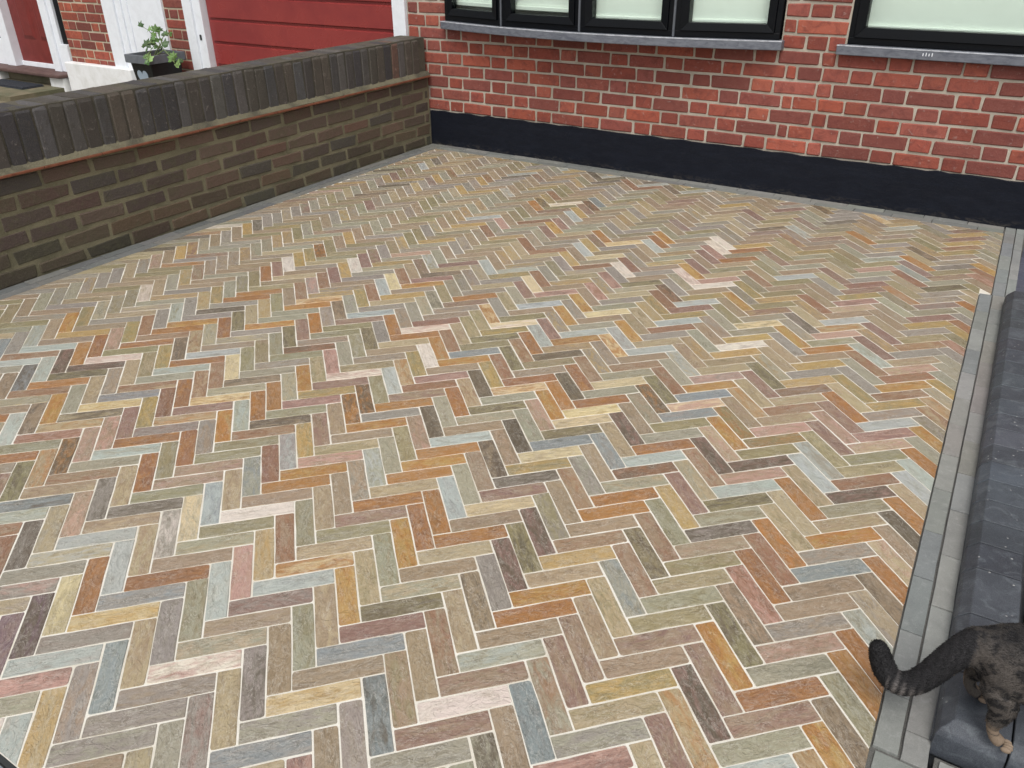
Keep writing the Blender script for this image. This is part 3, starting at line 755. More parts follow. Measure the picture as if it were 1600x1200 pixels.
# --- bow window
def arc_y(x): 
    u = (x - 1.213) / 1.06
    return -.010 - .160 * max(0, 1 - u * u)
def ribbon(mb, xs, yo0, yo1, z0, z1, f=arc_y, mi=0):
    """box strip following the bow: from depth offset yo0 (front) to yo1 (back)"""
    V = []
    for x in xs:
        y = f(x)
        V += [(x, y + yo0, z0), (x, y + yo1, z0), (x, y + yo1, z1), (x, y + yo0, z1)]
    F = []
    for i in range(len(xs) - 1):
        for k in range(4):
            a = i * 4 + k; b = i * 4 + (k + 1) % 4
            F.append((a, b, b + 4, a + 4))
    F.append((0, 1, 2, 3)); e = (len(xs) - 1) * 4
    F.append((e, e + 1, e + 2, e + 3))
    mb.faces(V, F, mi=mi)
def sub(a, b, n): return [a + (b - a) * i / n for i in range(n + 1)]
bow = thing('bow_window', 'shallow bow window of four black framed casements above the driveway', 'window')
bow.parent = house; bow.location = (-2, 0, 0)
del bow['label']; del bow['category']
nodes = [.150, .648, 1.191, 1.730, 2.260]
s_ = MB(); ribbon(s_, sub(.142, 2.279, 28), -.036, .20, SILL_Z, .7765)
o = s_.build('sill', M_sill, bow)
md = o.modifiers.new('bevel', 'BEVEL'); md.width = .004; md.segments = 2; md.limit_method = 'ANGLE'; md.angle_limit = rad(50)
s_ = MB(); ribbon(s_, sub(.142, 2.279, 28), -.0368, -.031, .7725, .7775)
s_.build('sill_edge_strip', M_edge_strip, bow)  # thin pale strip just proud of the sill's top front edge
def chord(a, b):
    ya, yb = arc_y(a), arc_y(b)
    return lambda x: ya + (yb - ya) * (x - a) / (b - a)
def barz(mb, xa, xb, fa, fb, f, z0, z1):
    ribbon(mb, [xa, xb], fa, fb, z0, z1, f)
def bev(o, w=.003):
    md = o.modifiers.new('bevel', 'BEVEL'); md.width = w; md.segments = 2; md.limit_method = 'ANGLE'; md.angle_limit = rad(40)
    return o
def casement(parent, a, b, f, zb, zt, inset=.012, sashw=.047, mull=.026, ledge=False):
    fr_ = MB()
    for (x0, x1, z0, z1) in ((a, b, zb, zb + .030), (a, b, zt - .03, zt), (a, a + mull, zb + .03, zt - .03), (b - mull, b, zb + .03, zt - .03)):
        barz(fr_, x0, x1, 0, .06, f, z0, z1)
    fo = bev(fr_.build('frame', M_frame, parent), .002)
    a2, b2, z2, z3 = a + mull + .001, b - mull - .001, zb + .031, zt - .031
    sw = sashw
    o_ = MB()
    y0, y1 = -.008, .05
    # mitred sash: four trapezoid bars
    def P(x, y, z): return (x, f(x) + y, z)
    corners_o = [(a2, z2), (b2, z2), (b2, z3), (a2, z3)]
    corners_i = [(a2 + sw, z2 + sw), (b2 - sw, z2 + sw), (b2 - sw, z3 - sw), (a2 + sw, z3 - sw)]
    for i in range(4):
        j = (i + 1) % 4
        g = .0006
        oa, ob, ia, ib = corners_o[i], corners_o[j], corners_i[i], corners_i[j]
        V = [P(oa[0], y0, oa[1]), P(ob[0], y0, ob[1]), P(ib[0], y0 + .006, ib[1]), P(ia[0], y0 + .006, ia[1]),
             P(oa[0], y1, oa[1]), P(ob[0], y1, ob[1]), P(ib[0], y1, ib[1]), P(ia[0], y1, ia[1])]
        o_.faces(V, [(0, 1, 2, 3), (3, 2, 6, 7), (0, 4, 5, 1), (4, 7, 6, 5), (0, 3, 7, 4), (1, 5, 6, 2)])
    so = bev(o_.build('sash', M_frame, parent), .0015)
    g_ = MB(); barz(g_, a2 + sw - .004, b2 - sw + .004, .020, .026, f, z2 + sw - .004, z3 - sw + .004)
    g_.build('pane', M_glass, parent)
    return a2 + sw, b2 - sw, z2 + sw
for i in range(4):
    a, b = nodes[i], nodes[i + 1]
    f = chord(a, b)
    x0, x1, zz = casement(bow, a + .006, b - .006, f, .7785, 1.95, sashw=.040)
    bl = MB()
    if i == 2: zlist = [zz - .02, 1.9]
    elif i == 3: zlist = [zz - .02, 1.9]
    else: zlist = [zz + .012 + k * .035 for k in range(30)]
    yb = .085 if i < 2 else .075
    for k in range(len(zlist) - 1):
        o_k = .003 * (k % 2)
        barz(bl, x0 - .06, x1 + .06, yb + o_k, yb + .006 + o_k, f, zlist[k], zlist[k + 1])
    bl.build('blind', M_blind, bow)
    br_ = MB()
    barz(br_, x0 - .055, x1 + .055, .072 if i < 2 else .064, .084 if i < 2 else .074, f, zz - (.018 if i > 1 else -.014), zz + (.010 if i > 1 else .036))
    bev(br_.build('blind_bar', M_blind, bow), .003)
for i in (1, 2, 3):
    x = nodes[i]
    t_ = MB(); barz(t_, x - .0055, x + .0055, -.007, .03, arc_y, .7775, 1.95)
    bev(t_.build('cover_strip', M_trim, bow), .002)
lnt = MB(); ribbon(lnt, sub(.15, 2.27, 16), -.02, .14, 1.951, 2.0); lnt.build('head', M_frame, bow)
inn = MB(); inn.box(.166, 2.262, .16, .2, .74, 1.99); inn.build('reveal', M_white, bow)

win = thing('flat_window', 'x', 'x'); win.parent = house; win.location = (-2, 0, 0)
del win['label']; del win['category']
fl = lambda x: .002
s_ = MB(); ribbon(s_, [2.546, 3.64], -.045, .07, SILL_Z - .002, .7745, fl)
bev(s_.build('sill', M_sill, win), .004)
s_ = MB(); ribbon(s_, [2.546, 3.64], -.0458, -.040, .7705, .7755, fl); s_.build('sill_edge_strip', M_edge_strip, win)
x0, x1, zz = casement(win, W2A, W2B - .002, lambda x: .004, .777, 1.95, sashw=.045)
bl = MB(); bl.box(x0 - .05, x1 + .05, .09, .093, zz - .02, 1.9); bl.build('blind', M_blind, win)
br_ = MB(); br_.box(x0 - .045, x1 + .045, .076, .088, zz - .018, zz + .006); bev(br_.build('blind_bar', M_blind, win), .003)
hd = MB(); hd.box(W2A, W2B, .0, .1, 1.951, 2.0); hd.build('head', M_frame, win)
inn = MB(); inn.box(W2A, W2B, .16, .2, .74, 1.99); inn.build('reveal', M_white, win)
mk_ = MB()       # small white scuff marks on the front of the sill
for k_ in range(4):
    xx = 2.938 + k_ * .013
    mk_.box(xx, xx + .004, -.0445, -.0438, .748, .760 + .003 * (k_ % 2))
mk_.build('scuff_marks', M_white, win)

# ------------------------------------------------------------------ old boundary wall
bw = thing('boundary_wall', 'old brown brick boundary wall with a dark brick-on-edge coping', 'wall', (0, -2, 0))
def bp(o):
    o.parent = bw; o.location = (o.location[0], o.location[1] + 2, o.location[2]); return o
c_ = MB(); c_.box(-.205, -.0042, -4.25, -.013, -.05, .4315)
bp(c_.build('mortar_core', M_mortar_wall))
def oldcols(zc):
    base = [rgb(94, 79, 70), rgb(86, 74, 68), rgb(104, 86, 74), rgb(80, 73, 69), rgb(96, 76, 68), rgb(76, 71, 67), rgb(108, 82, 70)]
    return [mixc(c, rgb(70, 68, 48), .45) for c in base] if zc < .14 else base
rows = [(-.008, .0650)] + [(.0650 + i * .0733, .0650 + (i + 1) * .0733) for i in range(5)]
def bond_old():
    for r, rw in enumerate(rows):
        bond(bw, M_old, [rw], lambda zc: [(-4.24, -.016, -2.45 + (.114 if r % 2 == 0 else 0) + random.uniform(-.02, .02))], 'stretcher', oldcols, .0165,
             rz=math.pi / 2, face=.001, org=(0, 2), jag=.0055)
bond_old()
tl = 0; y = -4.24
while y < -.02:
    L_ = .262 * random.uniform(.95, 1.04)
    e = min(-.016, y + L_)
    t_ = MB(); dz = random.uniform(-.0015, .0015)
    t_.box(-.19, .026 + random.uniform(-.002, .002), y + .0012, e - .0012, .4325 + dz, .4435 + dz, bev=.002)
    bp(t_.build('creasing_tile', M_tile)); y = e
# rough mortar fillet over the tiles
fm = MB(); ny = 170; prof_n = 5
V = []
for i in range(ny + 1):
    yy = -4.24 + (4.224) * i / ny
    for k_ in range(prof_n):
        t = k_ / (prof_n - 1)
        n1 = noise.noise(Vector((yy * 18, t * 3, 0))) * .004 + noise.noise(Vector((yy * 60, t * 6, 3))) * .002
        x = .020 * (1 - t) - .006 * t + n1 * (1 - t) ; z = .4445 + .026 * t + n1 * .8 * (1 if 0 < k_ else .2)
        V.append((x, yy, z))
F = []
for i in range(ny):
    for k_ in range(prof_n - 1):
        a = i * prof_n + k_
        F.append((a, a + 1, a + 1 + prof_n, a + prof_n))
fm.faces(V, F)
fm.box(-.19, -.004, -4.24, -.016, .4455, .468)
bp(fm.build('mortar_fillet', M_fillet, smooth=True))
cm = MB(); cm.box(-.198, -.0065, -4.24, -.03, .469, .6745)
bp(cm.build('coping_mortar', M_coping_mortar))
CP = [rgb(80, 79, 80), rgb(70, 67, 66), rgb(90, 87, 86), rgb(64, 63, 66), rgb(86, 78, 71), rgb(74, 69, 64)]
CPR = [rgb(108, 80, 70), rgb(96, 78, 70)]
def coping_mesh(w, c):
    mb = MB(); D = .2; H = .213
    prof_ = [(0, 0), (0, H - .018), (-.006, H - .006), (-.018, H), (-.10, H + .002), (-D + .02, H), (-D, H - .02), (-D, 0)]
    V = []; n = len(prof_)
    cuts = [0, .004, w - .004, w]
    lean = random.uniform(-.004, .004)
    for q, s in enumerate(cuts):
        k_ = .0035 if q in (0, 3) else 0
        for (x, z) in prof_:
            V.append((x - (k_ if x > -.01 else 0) + random.uniform(-.0012, .0012), s + lean * z / H + random.uniform(-.0018, .0018), z - (k_ if z > .1 else 0) + random.uniform(-.0028, .0028)))
    F = [list(range(n)), list(range(3 * n, 4 * n))]
    for q in range(3):
        for i in range(n):
            j = (i + 1) % n
            F.append((q * n + i, q * n + j, (q + 1) * n + j, (q + 1) * n + i))
    mb.faces(V, F, c)
    return mb
pool = []
for w_ in (.060, .056, .064):
    for c in CP: pool.append((w_, coping_mesh(w_, jit(c, .08)).mesh('coping_brick', M_coping)))
poolr = [(.060, coping_mesh(.060, c).mesh('coping_brick', M_coping)) for c in CPR]
y = -4.24
while y < -.10:
    w_, me = random.choice(poolr if random.random() < .03 else pool)
    o = link('coping_brick', me, None, (random.uniform(-.003, .002), y, .4625 + random.uniform(-.003, .002)))
    bp(o); y += w_ + random.uniform(.007, .011)

# ------------------------------------------------------------------ neighbouring house
nb = thing('neighbour_house', 'neighbouring brick house with red garage door and dark red front door', 'house', (-2.4, 0, 0))
def np_(o, par=None):
    if par is None:
        o.parent = nb; o.location = (o.location[0] + 2.4, o.location[1], o.location[2])
    else: o.parent = par
    return o
def nbox(name, x0, x1, y0, y1, z0, z1, m, par=None, bv=.003):
    b = MB(); b.box(x0, x1, y0, y1, z0, z1)
    o = b.build(name, m); 
    if bv: bev(o, bv)
    return np_(o, par)
c_ = MB()
for (x0, x1, z0, z1) in ((-4.022, -3.345, 0, 2.6), (-2.60, -2.33, 0, 2.6), (-7.5, -5.6, 0, 2.6)):
    c_.box(x0, x1, .005, .3, z0, z1)
c_.box(-7.5, -.157, .31, .5, 0, 2.6); c_.box(-5.6, -.157, .02, .3, 2.1, 2.6)
nw = np_(c_.build('wall', M_mortar_cream))
NBR = [rgb(164, 82, 62), rgb(150, 74, 60), rgb(136, 68, 58), rgb(172, 90, 68), rgb(126, 66, 58)]
rows = [(.0 + i * .0745, .0 + (i + 1) * .0745) for i in range(34)]
bond(nw, M_red, rows, lambda zc: [(-4.022, -3.345, -4.0), (-2.60, -2.33, -2.6)] if zc < 2.5 else [], 'flemish', NBR, .0105, org=(0, 0), maxparts=110)
# pale pilaster with mouldings
nbox('door_architrave', -3.345, -3.19, -.035, .03, .262, 2.1, M_white)
nbox('architrave_bead', -3.19, -3.12, -.018, .03, .262, 2.1, M_white)
nbox('architrave_step', -3.12, -3.06, -.002, .03, .262, 2.1, M_white)
nbox('white_panel', -3.06, -2.655, .008, .04, .0, 2.1, M_white)
nbox('panel_edge', -2.655, -2.60, -.014, .04, .0, 2.1, M_white)
# garage
nbox('garage_jamb', -2.33, -2.235, -.03, .08, .0, 2.1, M_white)
nbox('garage_jamb', -2.235, -2.145, -.012, .08, .0, 2.1, M_white)
nbox('garage_jamb', -.262, -.157, -.02, .08, .0, 2.1, M_white)
gd = MB(); gd.box(-2.145, -.262, .05, .08, 0, 2.08)
gdo = np_(gd.build('garage_door', M_garage))
z = .02 ; zs = []
zg = .3525 - .166 * 2
while zg < 2.05:
    p = MB()
    a, b = -2.118, -.268
    zz0, zz1 = zg + .007, zg + .166 - .007
    V = [(a, .048, zz0), (b, .048, zz0), (b, .048, zz1), (a, .048, zz1), (a + .0, .034, zz0 + .007), (b, .034, zz0 + .007), (b, .034, zz1 - .007), (a, .034, zz1 - .007)]
    p.faces(V, [(4, 5, 6, 7), (0, 1, 5, 4), (3, 7, 6, 2), (0, 4, 7, 3), (1, 2, 6, 5)])
    p.build('door_slat', M_garage, gdo); zg += .166
lk = MB(); lk.box(-2.205, -2.185, -.019, -.011, .535, .575, bev=.003); np_(lk.build('lock_plate', M_iron))
# white rendered block and step
nbox('white_plinth', -4.03, -3.10, -.075, .0, -.02, .262, M_whitewash, bv=.008)
nbox('planter_backing', -3.10, -2.33, -.004, .03, -.02, .05, M_whitewash)
nbox('threshold', -5.9, -4.035, -.16, .06, .128, .158, M_lino, bv=.008)
nbox('step_block', -4.26, -4.05, -.12, .04, -.02, .126, M_whitewash, bv=.01)
nbox('step_block', -5.42, -5.06, -.14, .04, -.02, .126, M_whitewash, bv=.015)
nbox('step_riser', -5.9, -4.05, -.05, .05, -.02, .126, M_path)
# front door
nbox('door_frame', -4.30, -4.20, -.02, .10, .159, 2.1, M_white)
nbox('door_frame', -4.20, -4.13, .0, .10, .159, 2.1, M_white)
nbox('frame_foot', -4.13, -4.034, -.012, .10, .159, .395, M_white)
nbox('downpipe', -4.125, -4.034, .02, .09, .395, 2.1, M_frame)
nbox('door_frame', -5.07, -4.93, -.02, .10, .159, 2.1, M_white)
nbox('weatherboard', -4.93, -4.30, .045, .09, .159, .20, M_white)
nbox('sidelight_base', -5.9, -5.07, .0, .1, .159, .385, M_white)
nbox('sidelight_pane', -5.9, -5.10, .05, .06, .385, 2.0, M_frame)
dr = np_(nbox('front_door', -4.93, -4.30, .06, .10, .20, 2.08, M_door))if False else nbox('front_door', -4.93, -4.30, .06, .10, .20, 2.08, M_door)
for (x0, x1) in ((-4.80, -4.60), (-4.53, -4.34)):
    for (za, zb) in ((.40, .98), (1.1, 1.9)):
        p = MB()
        V = [(x0, .0595, za), (x1, .0595, za), (x1, .0595, zb), (x0, .0595, zb), (x0 + .03, .046, za + .035), (x1 - .03, .046, za + .035), (x1 - .03, .046, zb - .035), (x0 + .03, .046, zb - .035)]
        p.faces(V, [(4, 5, 6, 7), (0, 1, 5, 4), (3, 7, 6, 2), (0, 4, 7, 3), (1, 2, 6, 5)])
        o = p.build('door_panel', M_door, dr)
        o.location = (2.4, 0, 0) if False else (0, 0, 0)
slab('neighbour_path', -9, -.206, -9, -.001, -.08, -.002, M_path)
slab('neighbour_landing', -5.6, -4.06, -.62, -.052, -.002, .045, M_path)
m_ = MB()
for i in range(14):
    x0 = -4.96 + i * .047
    m_.box(x0, x0 + .036, -.36, -.165, .0455, .062)
m_.box(-4.965, -4.30, -.365, -.16, .0452, .054)
tag(m_.build('door_mat', M_rubber), 'dark ribbed rubber mat in front of the neighbour\'s dark red door', 'doormat')
pst = MB(); pst.box(-.03, .03, -.03, .03, 0, .36, bev=.004)
p_ = pst.build('post_shaft', M_white); 
post = thing('white_post', 'short white post standing behind the left end of the boundary wall', 'post', (-3.48, -1.10, -.001)); p_.parent = post
cp = MB(); cp.box(-.034, .034, -.034, .034, .3605, .372, bev=.003); cp.build('post_cap', M_white, post)

# planter with a young plant
plt = thing('planter', 'square black planter with a grey rim and pale heart, beside the neighbour\'s white panel', 'planter', (-2.505, -.23, -.0015))
def taper(mb, hx0, hy0, z0, hx1, hy1, z1):
    V = [(-hx0, -hy0, z0), (hx0, -hy0, z0), (hx0, hy0, z0), (-hx0, hy0, z0), (-hx1, -hy1, z1), (hx1, -hy1, z1), (hx1, hy1, z1), (-hx1, hy1, z1)]
    mb.faces(V, [(0, 3, 2, 1), (4, 5, 6, 7), (0, 1, 5, 4), (1, 2, 6, 5), (2, 3, 7, 6), (3, 0, 4, 7)])
b = MB(); taper(b, .092, .105, 0, .124, .142, .392); bev(b.build('pot', M_black, plt), .006)
b = MB()
hx, hy, t = .146, .168, .014
b.box(-hx, hx, -hy, -hy + t, .392, .452); b.box(-hx, hx, hy - t, hy, .392, .452)
b.box(-hx, -hx + t, -hy + t, hy - t, .392, .452); b.box(hx - t, hx, -hy + t, hy - t, .392, .452)
bev(b.build('rim', M_potrim, plt), .003)
b = MB(); b.box(-hx + t, hx - t, -hy + t, hy - t, .3925, .425); b.build('soil', M_soil, plt)
# heart print lying on the sloping front face
hpts = []
for i in range(40):
    a = i / 40 * 2 * math.pi
    hx_ = 16 * math.sin(a) ** 3; hz_ = 13 * math.cos(a) - 5 * math.cos(2 * a) - 2 * math.cos(3 * a) - math.cos(4 * a)
    hpts.append((hx_ * .0040 - .012, hz_ * .0045 + .285))
b = MB(); yf = lambda z: -(.105 + (.142 - .105) * z / .392) - .0015
cen = (-.012, yf(.28), .28)
V = [(x, yf(z), z) for x, z in hpts] + [(-.012, yf(.29), .29)]
b.faces(V, [(i, (i + 1) % 40, 40) for i in range(40)])
b.build('heart_motif', M_heart, plt, recalc=False)

plant = thing('ivy_plant', 'young leggy green ivy growing out of the black planter', 'plant', (-2.505, -.23, .42))
def leaf_mesh(size, col):
    mb = MB()
    outl = []
    for i, (a, r) in enumerate([(0, 1.0), (22, .55), (48, .85), (75, .5), (105, .68), (140, .38), (180, .22), (220, .38), (255, .68), (285, .5), (312, .85), (338, .55)]):
        a_ = rad(a + random.uniform(-4, 4)); rr = r * size * random.uniform(.9, 1.1)
        outl.append((rr * math.sin(a_), rr * math.cos(a_), -abs(math.sin(a_)) * size * .18 + random.uniform(-.06, .06) * size))
    V = [(0, 0, .05 * size)] + outl; n = len(outl)
    mb.faces(V, [(0, 1 + i, 1 + (i + 1) % n) for i in range(n)], col)
    return mb
LV = [rgb(84, 120, 52), rgb(104, 142, 66), rgb(60, 92, 42), rgb(128, 160, 84), rgb(72, 108, 50)]
leafpts = [(-2.397, -0.256, 0.621, 0.052, 0), (-2.524, -0.226, 0.616, 0.046, 1), (-2.39, -0.243, 0.584, 0.039, 0), (-2.342, -0.22, 0.593, 0.039, 2), (-2.293, -0.217, 0.591, 0.046, 0), (-2.433, -0.273, 0.562, 0.039, 0), (-2.513, -0.279, 0.512, 0.059, 2), (-2.57, -0.196, 0.51, 0.052, 0), (-2.428, -0.254, 0.542, 0.039, 1), (-2.341, -0.257, 0.52, 0.065, 2), (-2.471, -0.18, 0.541, 0.033, 0), (-2.599, -0.233, 0.465, 0.046, 4), (-2.327, -0.42, 0.435, 0.059, 3), (-2.35, -0.42, 0.456, 0.039, 1), (-2.056, -0.42, 0.453, 0.052, 1), (-2.016, -0.42, 0.42, 0.052, 3), (-2.019, -0.42, 0.477, 0.039, 1), (-2.395, -0.193, 0.445, 0.033, 4), (-2.473, -0.228, 0.491, 0.033, 1), (-2.451, -0.206, 0.48, 0.039, 0), (-2.492, -0.213, 0.58, 0.033, 1)]
stemc = rgb(112, 132, 72)
def tube(mb, pts, r0, r1, col, n=5):
    rings = []
    for i, p in enumerate(pts):
        d = (Vector(pts[min(i + 1, len(pts) - 1)]) - Vector(pts[max(i - 1, 0)])).normalized()
        a = d.orthogonal().normalized(); c_ = d.cross(a)
        r = r0 + (r1 - r0) * i / max(1, len(pts) - 1)
        rings.append([tuple(Vector(p) + (a * math.cos(2 * math.pi * k / n) + c_ * math.sin(2 * math.pi * k / n)) * r) for k in range(n)])
    V = [v for rg in rings for v in rg]
    F = []
    for i in range(len(pts) - 1):
        for k in range(n):
            F.append((i * n + k, i * n + (k + 1) % n, (i + 1) * n + (k + 1) % n, (i + 1) * n + k))
    mb.faces(V, F, col)
base = Vector((-2.505, -.23, .42))
stems = [[(-2.5, -0.22, 0.4), (-2.416, -0.23, 0.513), (-2.439, -0.23, 0.557), (-2.449, -0.22, 0.61), (-2.461, -0.22, 0.641)], [(-2.49, -0.24, 0.4), (-2.38, -0.24, 0.534), (-2.334, -0.24, 0.582), (-2.24, -0.25, 0.601)], [(-2.5, -0.26, 0.4), (-2.407, -0.25, 0.506), (-2.477, -0.26, 0.531), (-2.511, -0.28, 0.513)], [(-2.48, -0.28, 0.41), (-2.259, -0.32, 0.495), (-2.089, -0.41, 0.48), (-2.019, -0.43, 0.439), (-1.998, -0.43, 0.414)], [(-2.52, -0.28, 0.41), (-2.402, -0.33, 0.479), (-2.324, -0.42, 0.467), (-2.317, -0.43, 0.428)], [(-2.454, -0.23, 0.556), (-2.538, -0.2, 0.586), (-2.575, -0.2, 0.611)]]
for path in stems:
    mb = MB(); P = [Vector(p) - base for p in path]
    # smooth the path
    Q = []
    for i in range(len(P) - 1):
        for k in range(4):
            Q.append(P[i].lerp(P[i + 1], k / 4) + Vector((0, 0, .004 * math.sin(k * .8))))
    Q.append(P[-1])
    tube(mb, Q, .0045, .002, stemc)
    mb.build('stem', M_leaf, plant, smooth=True)
extra = []
for path in stems:
    for p in path[1:]:
        for q_ in range(1):
            extra.append((p[0] + random.uniform(-.04, .04), p[1] + random.uniform(-.04, .04), p[2] + random.uniform(-.03, .035), random.uniform(.022, .038), random.choice((0, 2, 2, 4))))
for (x, y, z, s, k) in list(leafpts) + extra:
    me = leaf_mesh(s, jit(LV[k], .1)).mesh('leaf', M_leaf)
    o = link('leaf', me, plant, (x - base.x, y - base.y, z - base.z))
    o.rotation_euler = (rad(random.uniform(35, 80)), rad(random.uniform(-25, 25)), rad(random.uniform(-60, 60)))
    # petiole back to nearest stem point
    best = min((Vector(p) for path in stems for p in path), key=lambda v: (v - Vector((x, y, z))).length)
    mb = MB(); tube(mb, [best - base, Vector((x, y, z)) - base], .0018, .0015, stemc, 4)
    mb.build('petiole', M_leaf, plant)

# ------------------------------------------------------------------ the cat
cat = thing('cat', 'dark spotted tabby cat walking off the charcoal step, tail held out over the grey edging', 'cat', (3.70, -3.26, .0))
co = Vector((3.70, -3.26, 0))
SKV = []; SKE = []; SKR = []
def add(p, r, par=None):
    SKV.append(Vector(p) - co); SKR.append(r)
    if par is not None: SKE.append((par, len(SKV) - 1))
    return len(SKV) - 1
hip = add((3.668, -3.246, .222), (.060, .064))
rump = add((3.628, -3.250, .215), (.044, .048), hip)
t0 = add((3.600, -3.262, .205), (.027, .027), rump)
tp = [((3.580, -3.272, .165), .0225), ((3.562, -3.280, .128), .0215), ((3.542, -3.284, .104), .0215), ((3.518, -3.284, .098), .0215), ((3.500, -3.282, .112), .021), ((3.488, -3.280, .136), .0195), ((3.479, -3.280, .158), .0165), ((3.475, -3.280, .172), .010)]
pr = t0
for p, r in tp: pr = add(p, (r * 1.08, r * 1.08), pr)
loin = add((3.735, -3.238, .222), (.062, .066), hip)
mid_ = add((3.81, -3.230, .218), (.064, .068), loin)
chest = add((3.895, -3.222, .222), (.060, .068), mid_)
shl = add((3.955, -3.216, .236), (.050, .058), chest)
nk = add((4.005, -3.212, .268), (.038, .042), shl)
hd = add((4.052, -3.210, .292), (.040, .038), nk)
mz = add((4.088, -3.210, .280), (.023, .020), hd)
add((4.104, -3.210, .274), (.013, .012), mz)
for sy in (-1, 1):      # ears
    e1 = add((4.040, -3.210 + sy * .024, .326), (.014, .010), hd)
    add((4.038, -3.210 + sy * .030, .350), (.003, .003), e1)
# near hind leg
k = add((3.672, -3.284, .172), (.040, .044), hip)
k = add((3.688, -3.296, .138), (.021, .025), k)
k = add((3.677, -3.300, .112), (.0120, .0140), k)
k = add((3.681, -3.301, .092), (.0100, .0115), k)
k = add((3.690, -3.301, .0780), (.0112, .0120), k)
k = add((3.702, -3.301, .0740), (.0125, .0100), k)
HT1 = k
# far hind leg, a step behind
k = add((3.652, -3.215, .172), (.036, .040), hip)
k = add((3.660, -3.205, .135), (.022, .024), k)
k = add((3.632, -3.205, .112), (.0130, .015), k)
k = add((3.636, -3.206, .090), (.0115, .012), k)
k = add((3.644, -3.207, .077), (.0120, .0115), k)
k = add((3.660, -3.207, .0735), (.0125, .0100), k)
HT2 = k
for sy, dx in ((-1, .0), (1, .045)):
    k = add((3.940 + dx * .4, -3.218 + sy * .036, .180), (.026, .032), shl)
    k = add((3.930 + dx, -3.218 + sy * .040, .135), (.0165, .018), k)
    k = add((3.940 + dx, -3.218 + sy * .040, .095), (.0130, .0135), k)
    k = add((3.946 + dx, -3.218 + sy * .040, .077), (.0125, .0120), k)
    k = add((3.962 + dx, -3.218 + sy * .040, .0735), (.0135, .0100), k)
me = bpy.data.meshes.new('cat_skeleton')
me.from_pydata([tuple(v) for v in SKV], SKE, [])
sk = bpy.data.objects.new('cat_skeleton', me); COL.objects.link(sk)
sm = sk.modifiers.new('skin', 'SKIN'); sm.use_smooth_shade = True; sm.branch_smoothing = .35
sv = me.skin_vertices[0].data
for i, r in enumerate(SKR): sv[i].radius = r; sv[i].use_root = (i == 0)
ss = sk.modifiers.new('sub', 'SUBSURF'); ss.levels = 3; ss.render_levels = 3
sk.update_tag(); bpy.context.view_layer.update()
dg = bpy.context.evaluated_depsgraph_get()
bme = bpy.data.meshes.new_from_object(sk.evaluated_get(dg))
bpy.data.objects.remove(sk)
bme.name = 'cat_body'
# coat colour: rosettes on the flank, rings on the tail, bars on the pale lower legs
def coat(p):
    x, y, z = p.x + co.x, p.y + co.y, p.z
    q = Vector((x * 42, y * 42, z * 50)) + Vector((noise.noise(Vector((x, y, z)) * 60), noise.noise(Vector((x, y, z)) * 60 + Vector((5, 5, 5))), noise.noise(Vector((x, y, z)) * 50 + Vector((9, 1, 2))))) * .35
    d, _ = noise.voronoi(q)
    ros = max(0, min(1, (d[1] - d[0] - .16) / .10))
    tan_ = Vector(rgb(82, 76, 71)[:3]); dark = Vector(rgb(24, 22, 23)[:3]); blk = Vector(rgb(20, 19, 22)[:3]); pale = Vector(rgb(134, 116, 98)[:3])
    c = tan_.lerp(dark, ros)
    inner = max(0, min(1, (.22 - d[0]) / .12))
    c = c.lerp(tan_ * .62 + dark * .25, inner * .6)
    back = max(0, min(1, (z - .236) / .035))
    c = c.lerp(blk, back * .92)
    if x < 3.603 or (x < 3.62 and z > .18 and y < -3.25):     # tail
        s = (3.603 - x) * 145
        ring = .5 + .5 * math.sin(s * 3.1 + noise.noise(Vector((x, y, z)) * 50))
        g = Vector(rgb(38, 36, 39)[:3]).lerp(Vector(rgb(126, 120, 117)[:3]), max(0, min(1, (.124 - z) / .02)))
        c = g.lerp(blk, min(1, .10 + ring * 1.1))
        if x < 3.507: c = blk
    if z < .150 and x > 3.61:
        t = max(0, min(1, (.122 - z) / .02))
        bar = max(0, math.sin(z * 560 + x * 90)) ** 3
        leg = pale.lerp(blk, bar * .8 if z > .09 else .05)
        if x > 3.62 and abs(y + 3.23) > .02: c = c.lerp(leg, t)
        elif .13 < z < .152 and abs(y + 3.235) < .035: c = c.lerp(pale * .7, .4)
    return (max(0, c.x), max(0, c.y), max(0, c.z), 1.0)
M_fur = mat_attr('cat_fur', .75, .12, .0004, 900)
bme.materials.clear(); bme.materials.append(M_fur)
a = bme.attributes.new('Col', 'FLOAT_COLOR', 'POINT')
vc = [coat(v.co) for v in bme.vertices]
a.data.foreach_set('color', [x for c in vc for x in c])
bme.polygons.foreach_set('use_smooth', [True] * len(bme.polygons))
body = link('body', bme, cat)
